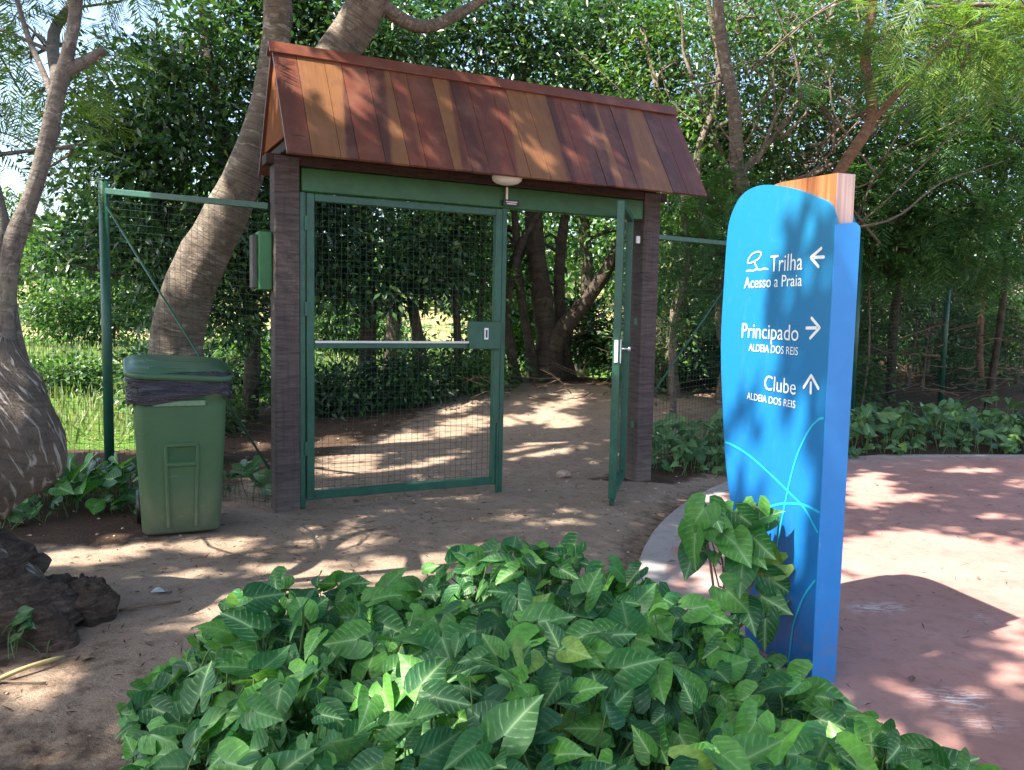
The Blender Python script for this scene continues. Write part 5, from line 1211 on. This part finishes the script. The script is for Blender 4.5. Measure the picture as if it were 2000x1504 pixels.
for i, (x_, y_, w_, h_, mt, lb) in enumerate([(3.6, 12.2, 1.0, 1.1, 'leaf_dark', 'tall dark thicket shrub hidden mostly behind the sign'), (5.0, 12.6, 0.9, 1.2, 'leaf_mid', 'tall thicket shrub just right of the sign behind the mesh'), (6.3, 13.2, 0.9, 1.2, 'leaf_dark', 'tall thicket shrub behind the right fence post'), (7.6, 13.6, 0.9, 1.3, 'leaf_mid', 'tall thicket shrub between fence post and right edge'), (8.9, 14.6, 1.1, 1.3, 'leaf_dark', 'tall thicket shrub at the right edge'), (2.6, 12.8, 0.8, 1.1, 'leaf_dark', 'tall thicket shrub behind the second fence brace'), (1.9, 11.0, 0.45, .6, 'leaf_mid', 'small leafy shrub just right of the gate path')]):
    z0 = float(height(x_, y_)); bl = [(x_ + r.normal() * w_ * .4, y_ + r.normal() * .25, z0 + h_ * r.uniform(.3, 1.5), w_ * r.uniform(.4, .7), .4, h_ * r.uniform(.3, .6), int(22 * w_)) for q_ in range(5)]
    tree('thicket_shrub', lb, 'shrub', [(stem((x_, y_), (x_ + .1, y_, z0 + h_), (x_ - .1, y_, z0 + 2.0 * h_)), [0.03, 0.022, 0.01]), (stem((x_ + .25, y_), (x_ + .3, y_, z0 + .8 * h_), (x_ + .5, y_, z0 + 1.7 * h_)), [0.022, 0.018, 0.008])], bl, M['bark_pale'], M[mt], 0.095, 0.04, 34, 0.18, 230 + i, 'thicket shrubs behind the right fence', 9, 4, r0=0.016, fronds=130 if i in (1, 3) else 0, fL=0.24)
# thin saplings and a pale dead stem behind the right fence, roots and fallen twigs
for i, (P_, R_, mt, lb) in enumerate([([(4.05, 10.35, .0), (4.0, 10.4, .9), (4.15, 10.4, 2.0), (4.0, 10.4, 3.0)], [.018, .014, .012, .008], 'bark_pale', 'thin pale sapling close to the right edge of the sign'),
                                      ([(4.45, 10.6, .0), (4.55, 10.6, 1.0), (4.5, 10.6, 2.1), (4.6, 10.6, 3.0)], [.016, .014, .012, .008], 'bark_pale', 'thin bowed sapling halfway between sign and fence post'),
                                      ([(7.3, 12.9, .6), (7.25, 12.9, 1.2), (7.2, 12.8, 1.8), (7.3, 12.8, 2.4)], [.05, .045, .04, .03], 'bark_red', 'stumpy pale tree stem behind the mesh near the right edge'),
                                      ([(6.7, 13.4, .6), (6.75, 13.4, 1.6), (6.6, 13.4, 3.0)], [.04, .035, .02], 'bark_pale', 'grey sapling behind the mesh right of the fence post'),
                                      ([(1.95, 9.9, .2), (1.9, 9.9, 1.2), (2.05, 9.9, 2.1), (1.9, 9.9, 3.2)], [.04, .035, .03, .02], 'bark_pale', 'pale sapling behind the mesh right of the timber post')]):
    tree('sapling', lb, 'sapling', [(P_, R_)], [(P_[-1][0], P_[-1][1], P_[-1][2] - .2, .35, .3, .35, 9)], M[mt], M['leaf_dark'], 0.08, 0.035, 30, 0.14, 160 + i, 'saplings behind the right fence', 4, 2, r0=0.012, seg=8)
def twig_pile(label, box_, n, seed, mat='twig'):
    r = np.random.default_rng(seed); m = MB()
    for k in range(n):
        p = np.array([r.uniform(box_[0], box_[1]), r.uniform(box_[2], box_[3]), 0]); p[2] = float(height(p[0], p[1])) + r.uniform(0.0, box_[4]); a_ = r.uniform(0, 6.28); L = r.uniform(0.2, 0.9)
        e = p + np.array([math.cos(a_), math.sin(a_)*.6, r.uniform(-.15, .45)]) * L
        m.tube(spline([p, (p+e)/2 + r.normal(size=3)*.05, e], 4), [0.009, 0.007, 0.006, 0.003], 4, False)
    o = m.build('fallen_twigs', M[mat], None, 'stuff', label)
twig_pile('dry fallen twigs heaped below the trees behind the gate', (-2.6, 1.2, 10.3, 12.4, 0.25), 70, 5)
twig_pile('dry tangled twigs behind the right fence', (2.2, 8.0, 10.8, 14.0, 1.3), 240, 6)
m = MB(); m.tube(spline([(4.6, 12.2, .86), (5.2, 12.3, 0.93), (5.9, 12.6, 0.96), (6.6, 12.8, 0.92)], 14), 0.022, 8, True, 0.3); m.build('fallen_log', M['bark_red'], None, None, 'long reddish fallen trunk lying behind the right fence', 'log')
m = MB(); m.tube(spline([(-3.55, 6.9, -0.02), (-3.35, 6.55, 0.10), (-3.05, 6.3, 0.0)], 8), [0.03]*8, 8, True, 0.2); m.build('fallen_branch', M['bark_red'], None, None, 'short tan branch on the ground between swollen tree and fence post', 'branch')

# bushes and small trees standing about the sunny meadow
r = np.random.default_rng(41)
for i, (x_, y_, w_, h_, mt, lb) in enumerate([(-7.4, 13.2, 0.7, .35, 'leaf_mid', 'low sunlit bush in the meadow left of the fence post'), (-5.0, 15.5, 0.8, .6, 'leaf_dark', 'small dark bush in the meadow right of the fence post'), (-3.9, 13.3, 0.9, .55, 'leaf_mid', 'leafy bush behind the foot of the leaning trunk'),
                                           (-4.9, 24.0, 1.9, 1.3, 'leaf_mid', 'large bush half way up the meadow behind the fence post'), (0.3, 19.5, 1.3, 1.3, 'leaf_mid', 'bush seen between the stems of the many stemmed tree'), (-13.0, 27.0, 2.6, 1.8, 'leaf_mid', 'tall bush at the far left edge of the meadow'), (-4.6, 11.4, 0.55, .5, 'leaf_dark', 'tangled dark bush left of the bin beyond the fence')]):
    z0 = float(height(x_, y_)); bl = [(x_ + r.normal() * w_ * .45, y_ + r.normal() * .3, z0 + h_ * r.uniform(.4, 1.2), w_ * r.uniform(.4, .7), .6, h_ * r.uniform(.4, .7), int(14 + 14 * w_)) for q_ in range(4)]
    k_ = 1.0 + max(0, y_ - 12) * 0.05
    tree('meadow_bush', lb, 'bush', [(stem((x_, y_), (x_ + .05, y_, z0 + h_ * .7), (x_ - .1, y_, z0 + 1.4 * h_)), [0.05, 0.03, 0.01])], bl, M['bark_dark'], M[mt], 0.11 * k_, 0.05 * k_, 44, 0.17 * k_, 200 + i, 'bushes on the meadow', 5, 2, r0=0.02)
# far wood beyond the meadow
r = np.random.default_rng(55); bl = []
for k in range(70):
    x_ = r.uniform(-42, 30); y_ = r.uniform(40, 58); bl.append((x_, y_, float(height(x_, y_)) + r.uniform(1.2, 4.5), r.uniform(1.5, 3.2), 2.0, r.uniform(1.3, 2.6), 16))
P, D, N, r = clump_leaves(bl, 26, 0.75, 56)
leaf_cloud('far_wood', P, D, N, r.uniform(0.35, 0.7, len(P)), r.uniform(0.25, 0.4, len(P)), M['leaf_mid'], None, 'stuff')['label'] = 'hazy wood on the rise beyond the sunny meadow'
# meadow grass blades
n = 26000; r = np.random.default_rng(57)
gx = r.uniform(-16, 4, n); gy = 8.5 + 24 * r.random(n) ** 1.4
ok = (gy > 13.2) | (gx < -4.0); ok &= gx < (0.5 + 0 * gx); gx, gy = gx[ok], gy[ok]; n = len(gx)
P = np.stack([gx, gy, height(gx, gy) - 0.02], 1); D = r.normal(size=(n, 3)) * 0.35 + np.array([0, 0, 1.0]); N = r.normal(size=(n, 3))
leaf_cloud('grass', P, D, N, r.uniform(0.12, 0.38, n) , r.uniform(0.012, 0.03, n) * (1 + gy / 30), M['grass_blade'], None, 'stuff')['label'] = 'sunny green meadow grass behind the fence'

# ------------------------------------------------------------------ arrowhead-leaved plants
def arrow_leaf(name, fold, droop, wav, lobe, wide):
    """one arrowhead blade, length 1 from stalk to tip along +y, face up +z; 46 triangles"""
    mid = [0.0, 0.0, 0.0, 0.14, 0.30, 0.52, 0.76, 1.0]
    ed = [(0.13, -0.37 * lobe), (0.30, -0.36 * lobe), (0.435, -0.15), (0.45, 0.07), (0.405, 0.30), (0.285, 0.55), (0.105, 0.80), (0.0, 1.0)]
    V = []; UV = []; F = []
    def put(x, y):
        z = fold * abs(x) * (1 - 0.25*abs(x)) - droop * max(0, y) ** 2 - 0.5 * droop * max(0, -y) + wav * math.sin(7*y + (2 if x > 0 else 0)) * abs(x)
        V.append((x * wide * 1.15, y, z)); UV.append((x, y)); return len(V) - 1
    rows = {}
    for sgn in (1, -1):
        for i in range(8):
            e = np.array(ed[i]) * np.array([sgn, 1]); c = np.array([0.0, mid[i]])
            if i == 0: c = np.array([0.0, 0.0])
            for j, f in enumerate((0.0, 0.5, 1.0)):
                p = c + (e - c) * f
                if j == 0:
                    key = ('m', mid[i])
                    if key not in rows: rows[key] = put(0.0, mid[i])
                    rows[(sgn, i, 0)] = rows[key]
                elif i == 7: rows[(sgn, i, j)] = rows[('m', 1.0)] if ('m', 1.0) in rows else rows[(sgn, i, 0)]
                else: rows[(sgn, i, j)] = put(p[0], p[1])
        for i in range(7):
            for j in range(2):
                qd = [rows[(sgn, i, j)], rows[(sgn, i, j+1)], rows[(sgn, i+1, j+1)], rows[(sgn, i+1, j)]]
                dd = []
                for k in qd:
                    if k not in dd: dd.append(k)
                if len(dd) >= 3: F.append(tuple(dd) if sgn > 0 else tuple(reversed(dd)))
    me = raw_mesh(name, V, F, [UV[k] for f in F for k in f])
    me.polygons.foreach_set('use_smooth', np.ones(len(me.polygons), bool))
    return me, np.array(V), F, UV
LV = [arrow_leaf('leaf', 0.20, 0.16, 0.05, 1.0, 0.95), arrow_leaf('leaf', 0.32, 0.24, 0.08, 1.15, 0.85), arrow_leaf('leaf', 0.12, 0.10, 0.09, 0.85, 1.05),
      arrow_leaf('leaf', 0.48, 0.30, 0.05, 1.0, 0.80), arrow_leaf('leaf', 0.16, 0.36, 0.10, 1.1, 1.0), arrow_leaf('leaf', -0.10, 0.20, 0.10, 0.9, 0.95),
      arrow_leaf('leaf', 0.25, -0.10, 0.12, 0.7, 0.78), arrow_leaf('leaf', 0.38, 0.12, 0.14, 1.25, 1.08)]
def leaf_frames(N, T):
    Y = unit(T - N * (T * N).sum(1, keepdims=True)); X = np.cross(Y, N); return X, Y, N
def plant(name, label, cat, loc, P, N, T, S, mat, stem_from=None, group=None, top=300, stalk='petiole', seed=0):
    """leaves at P with normals N, tips towards T, size S. The ones that show largest are parts, the rest one mass."""
    root = thing(name, label, cat, loc, group); n = len(P); r = np.random.default_rng(seed)
    N = unit(N); X, Y, N = leaf_frames(N, T); var = r.integers(0, len(LV), n)
    if n > top:                         # which leaves show largest: coarse depth buffer from where the path is walked
        C = P + Y * S[:, None] * 0.35; v = C - CAM; z = v @ np.array(_F)
        u = 320 + 518 * (v @ np.array(_R)) / z; w = 240 - 518 * (v @ np.array(_U)) / z
        zb = np.full((560, 720), 1e9); ib = np.full((560, 720), -1)
        rad = 518 * S * 0.42 / z * np.sqrt(np.clip(np.abs((N * unit(v)).sum(1)), 0.15, 1))
        for i in np.argsort(-z):
            if z[i] < 0.3: continue
            a0, a1, b0, b1 = int(w[i]-rad[i]), int(w[i]+rad[i]+1), int(u[i]-rad[i]), int(u[i]+rad[i]+1)
            a0, b0 = max(a0, 0), max(b0, 0); a1, b1 = min(a1, 480), min(b1, 640)
            if a0 < a1 and b0 < b1: ib[a0:a1, b0:b1] = i
        cnt = np.bincount(ib[ib >= 0].ravel(), minlength=n); order = np.argsort(-cnt)
        own, rest = order[:top], order[top:]
    else: own, rest = np.arange(n), np.arange(0)
    for i in own:
        me = LV[var[i]][0]
        if len(me.materials) == 0: me.materials.append(mat)
        o = bpy.data.objects.new('leaf', me); COL.objects.link(o); o.parent = root
        o.material_slots[0].link = 'OBJECT'; o.material_slots[0].material = mat
        Mx = Matrix(((X[i][0], Y[i][0], N[i][0], 0), (X[i][1], Y[i][1], N[i][1], 0), (X[i][2], Y[i][2], N[i][2], 0), (0, 0, 0, 1))) @ Matrix.Scale(float(S[i]), 4)
        Mx.translation = Vector(P[i] - base_of(root)); o.matrix_local = Mx
    if len(rest):
        VV = []; FF = []; UU = []; b = 0
        for i in rest:
            _, V, F, UV = LV[var[i]]
            VV.append(P[i] + (X[i] * V[:, :1] + Y[i] * V[:, 1:2] + N[i] * V[:, 2:3]) * S[i] - base_of(root))
            for f in F: FF.append(tuple(k + b for k in f)); UU += [UV[k] for k in f]
            b += len(V)
        o = link('foliage', raw_mesh('foliage', np.vstack(VV), FF, UU), mat, root, True); o['kind'] = 'stuff'
    m = MB()
    for i in range(n):
        f = stem_from[i] if stem_from is not None else None
        if f is None: continue
        md = (P[i] + f) / 2 + np.array([0, 0, 0.03]) - Y[i] * 0.04 * S[i] / 0.15
        m.tube(spline([f, md, P[i]], 4), 0.0035 if S[i] > 0.09 else 0.002, 4, False)
    if m.V: m.build('stems', M[stalk], root, 'stuff')
    return root
def bed(name, label, test, hfun, area, n, s0, s1, mat, loc, seed, tilt=0.75, face=(-0.25, -0.5), group=None, top=300, hi=0.5, minz=0.03):
    r = np.random.default_rng(seed); x_ = r.uniform(area[0], area[1], n * 6); y_ = r.uniform(area[2], area[3], n * 6)
    hh = hfun(x_, y_); ok = (hh > 0.03) & test(x_, y_, r); x_, y_, hh = x_[ok][:n], y_[ok][:n], hh[ok][:n]; n = len(x_)
    u = r.random(n) ** hi; z_ = np.array([float(v) for v in height(x_, y_)]) + minz + hh * u
    S = r.uniform(s0, s1, n) * (0.62 + 0.38 * u)
    N = r.normal(size=(n, 3)) * np.array([tilt, tilt, 0.2]) * 0.55 + np.array([face[0], face[1], 1.0])
    a_ = r.uniform(0, 2 * math.pi, n)
    T = np.stack([np.cos(a_), np.sin(a_) - 0.25, -0.25 + r.normal(0, 0.3, n)], 1)
    P = np.stack([x_, y_, z_], 1)
    T = unit(T); P = P - T * S[:, None] * 0.35
    P[:, 2] = np.maximum(P[:, 2], 0.03)
    sf = np.stack([P[:, 0] + r.normal(0, .05, n), P[:, 1] + r.normal(0, .05, n), np.maximum(height(P[:, 0], P[:, 1]), P[:, 2] - 0.25) - 0.01], 1)
    return plant(name, label, 'plant', loc, P, N, T, S, mat, sf, group, top, seed=seed)
BEDP = np.array([(-0.74, 1.2), (-0.96, 2.05), (-1.22, 2.6), (-1.28, 2.98), (-1.02, 3.25), (-0.62, 3.42), (-0.2, 3.62), (0.15, 3.80), (0.42, 3.74), (0.62, 3.5), (0.85, 3.42), (1.08, 3.28), (1.12, 3.05), (1.16, 2.75), (1.42, 2.45), (1.62, 2.25), (1.7, 1.9), (1.5, 1.2)])
def poly_dist(x_, y_, poly):
    d = np.full(np.shape(x_), 1e9)
    for i in range(len(poly)):
        a_, b_ = poly[i], poly[(i+1) % len(poly)]; e = b_ - a_
        t = np.clip(((x_ - a_[0])*e[0] + (y_ - a_[1])*e[1]) / (e @ e), 0, 1)
        d = np.minimum(d, np.hypot(x_ - a_[0] - t*e[0], y_ - a_[1] - t*e[1]))
    return np.where(in_poly(x_, y_, poly), d, -d)
def bedh(x_, y_):
    d = poly_dist(x_, y_, BEDP)
    h = 0.40 * sstep(-0.02, 0.40, d) * (1 - 0.55 * sstep(0.95, 1.5, x_)) + 0.05
    h = h * (1 - 0.62 * np.exp(-(((x_-1.12)/.24)**2 + ((y_-2.75)/.42)**2)))
    h = h * (1 + 0.30 * fbm(x_, y_, 3.0, 5.0)) + 0.07 * np.exp(-(((x_-.15)/.3)**2 + ((y_-3.6)/.3)**2))
    return np.where(d > -0.03, h, 0)
bed('arrowhead_plant', 'big bed of arrowhead leaves with pale veins in the foreground', lambda x_, y_, r: y_ > 1.25, bedh, (-1.3, 1.75, 1.2, 3.95), 3400, 0.052, 0.126, M['syn'], (0.1, 2.6, 0), 7, 1.15, (-0.28, -0.62), None, 300, 0.62)
# climbing shoots up the edge of the sign
cl = [(1355,1000,.652,.757),(1350,1055,.534,.751),(1400,1030,.59,.854),(1450,1010,.635,.958),(1485,1020,.615,1.032),(1430,1060,.527,.92),(1475,1050,.55,1.014),(1440,1110,.419,.946),(1400,1090,.461,.86),(1420,1150,.332,.907),(1490,1085,.475,1.049),(1540,1135,.369,1.10),(1500,1170,.292,1.079),(1545,1200,.228,1.10),(1450,1190,.246,.975),(1480,1210,.203,1.041),(1385,1000,.66,.82),(1465,1085,.50,.99),(1515,1110,.43,1.07),(1395,1060,.54,.85),(1440,1035,.585,.93)]
r = np.random.default_rng(3)
P = np.array([(x_ + r.normal(0, .03) * (q_ > 0), 3.30 + r.uniform(-0.06, 0.06) + 0.07 * q_, z_ + r.normal(0, .05) * (q_ > 0)) for q_ in (0, 1) for _, _, z_, x_ in cl[:len(cl) if q_ == 0 else 7]]); n = len(P)
N = r.normal(size=(n, 3)) * 0.4 + np.array([-0.45, -0.85, 0.55]); T = np.stack([r.normal(0.2, 0.7, n), r.normal(0, .3, n), r.normal(-0.7, 0.35, n)], 1)
S = r.uniform(0.10, 0.15, n); P = P - unit(T) * S[:, None] * 0.3
sf = np.array([(0.90 + 0.25 * (p[0] - 0.9), 3.34, max(0.05, p[2] - 0.12)) for p in P])
vine = plant('climbing_vine', 'arrowhead vine shoots climbing the lower left edge of the blue sign', 'vine', (0.93, 3.35, 0), P, N, T, S, M['syn'], sf, None, 300, 'pinkstem', 4)
m = MB()
for k, (x0, x1, zt) in enumerate(((0.88, 0.90, 0.64), (0.92, 0.98, 0.62), (0.95, 1.06, 0.50), (0.86, 0.80, 0.62))):
    m.tube(spline([(x0, 3.36, 0.0), (x0 + 0.01, 3.35, 0.2), (x1, 3.34, zt)], 8), 0.006, 6)
m.build('shoot', M['pinkstem'], vine)

# ground-cover beds along the fences
def strip_h(line, w, hgt, seed):
    def f(x_, y_):
        d = np.full(np.shape(x_), 1e9)
        for a_, b_ in zip(line[:-1], line[1:]):
            a_, b_ = np.array(a_), np.array(b_); e = b_ - a_; t = np.clip(((x_-a_[0])*e[0] + (y_-a_[1])*e[1]) / (e@e), 0, 1)
            d = np.minimum(d, np.hypot(x_ - a_[0] - t*e[0], y_ - a_[1] - t*e[1]))
        return np.clip(1 - (d / w) ** 2, 0, 1) * hgt * (1 + 0.35 * fbm(x_, y_, 2.5, seed))
    return f
gcg = 'leafy ground-cover beds along the fences'
yes = lambda x_, y_, r: np.ones(len(x_), bool)
bed('ground_cover_plant', 'leafy ground cover between the right timber post and the sign', yes, strip_h([(1.55, 7.95), (2.1, 8.15), (2.7, 8.75)], 0.42, 0.40, 1.0), (1.1, 3.2, 7.4, 9.2), 330, 0.075, 0.13, M['syn_dim'], (2.0, 8.1, 0), 61, 1.0, (-0.2, -0.6), gcg, 230, 0.6)
bed('ground_cover_plant', 'leafy ground cover bordering the far edge of the red pavement', yes, strip_h([(3.1, 8.95), (4.3, 9.45), (5.6, 9.75), (7.2, 10.1)], 0.52, 0.42, 2.0), (2.7, 7.6, 8.3, 10.7), 760, 0.08, 0.15, M['syn_dim'], (4.8, 9.6, 0), 62, 1.0, (-0.2, -0.6), gcg, 300, 0.6)
bed('ground_cover_plant', 'dark leafy ground cover at the left edge under the fence', yes, strip_h([(-4.4, 5.6), (-3.5, 5.75), (-2.85, 6.0)], 0.42, 0.30, 3.0), (-4.8, -2.4, 5.1, 6.5), 330, 0.08, 0.15, M['syn'], (-3.4, 5.8, 0), 63, 1.0, (-0.2, -0.6), gcg, 220, 0.6)
bed('ground_cover_plant', 'few leafy shoots between the bin and the left timber post', yes, strip_h([(-2.1, 6.22), (-1.75, 6.2)], 0.16, 0.26, 4.0), (-2.3, -1.6, 6.0, 6.45), 22, 0.09, 0.15, M['syn_dim'], (-1.95, 6.2, 0), 64, 1.0, (-0.2, -0.6), gcg, 100, 0.6)
bed('seedling', 'small lone weed at the foot of the swollen tree', yes, strip_h([(-2.03, 3.36), (-1.97, 3.38)], 0.06, 0.14, 5.0), (-2.15, -1.9, 3.28, 3.48), 14, 0.04, 0.06, M['syn_dim'], (-2.0, 3.37, 0), 65, 1.0, (-0.2, -0.6), None, 100, 0.8)
bed('ground_cover_plant', 'single leafy shoot at the left picture edge on the bare soil', yes, strip_h([(-3.32, 5.28), (-3.22, 5.25)], 0.09, 0.13, 6.0), (-3.45, -3.1, 5.12, 5.4), 7, 0.09, 0.13, M['syn_dim'], (-3.27, 5.27, 0), 66, 1.0, (-0.2, -0.6), gcg, 100, 0.6)
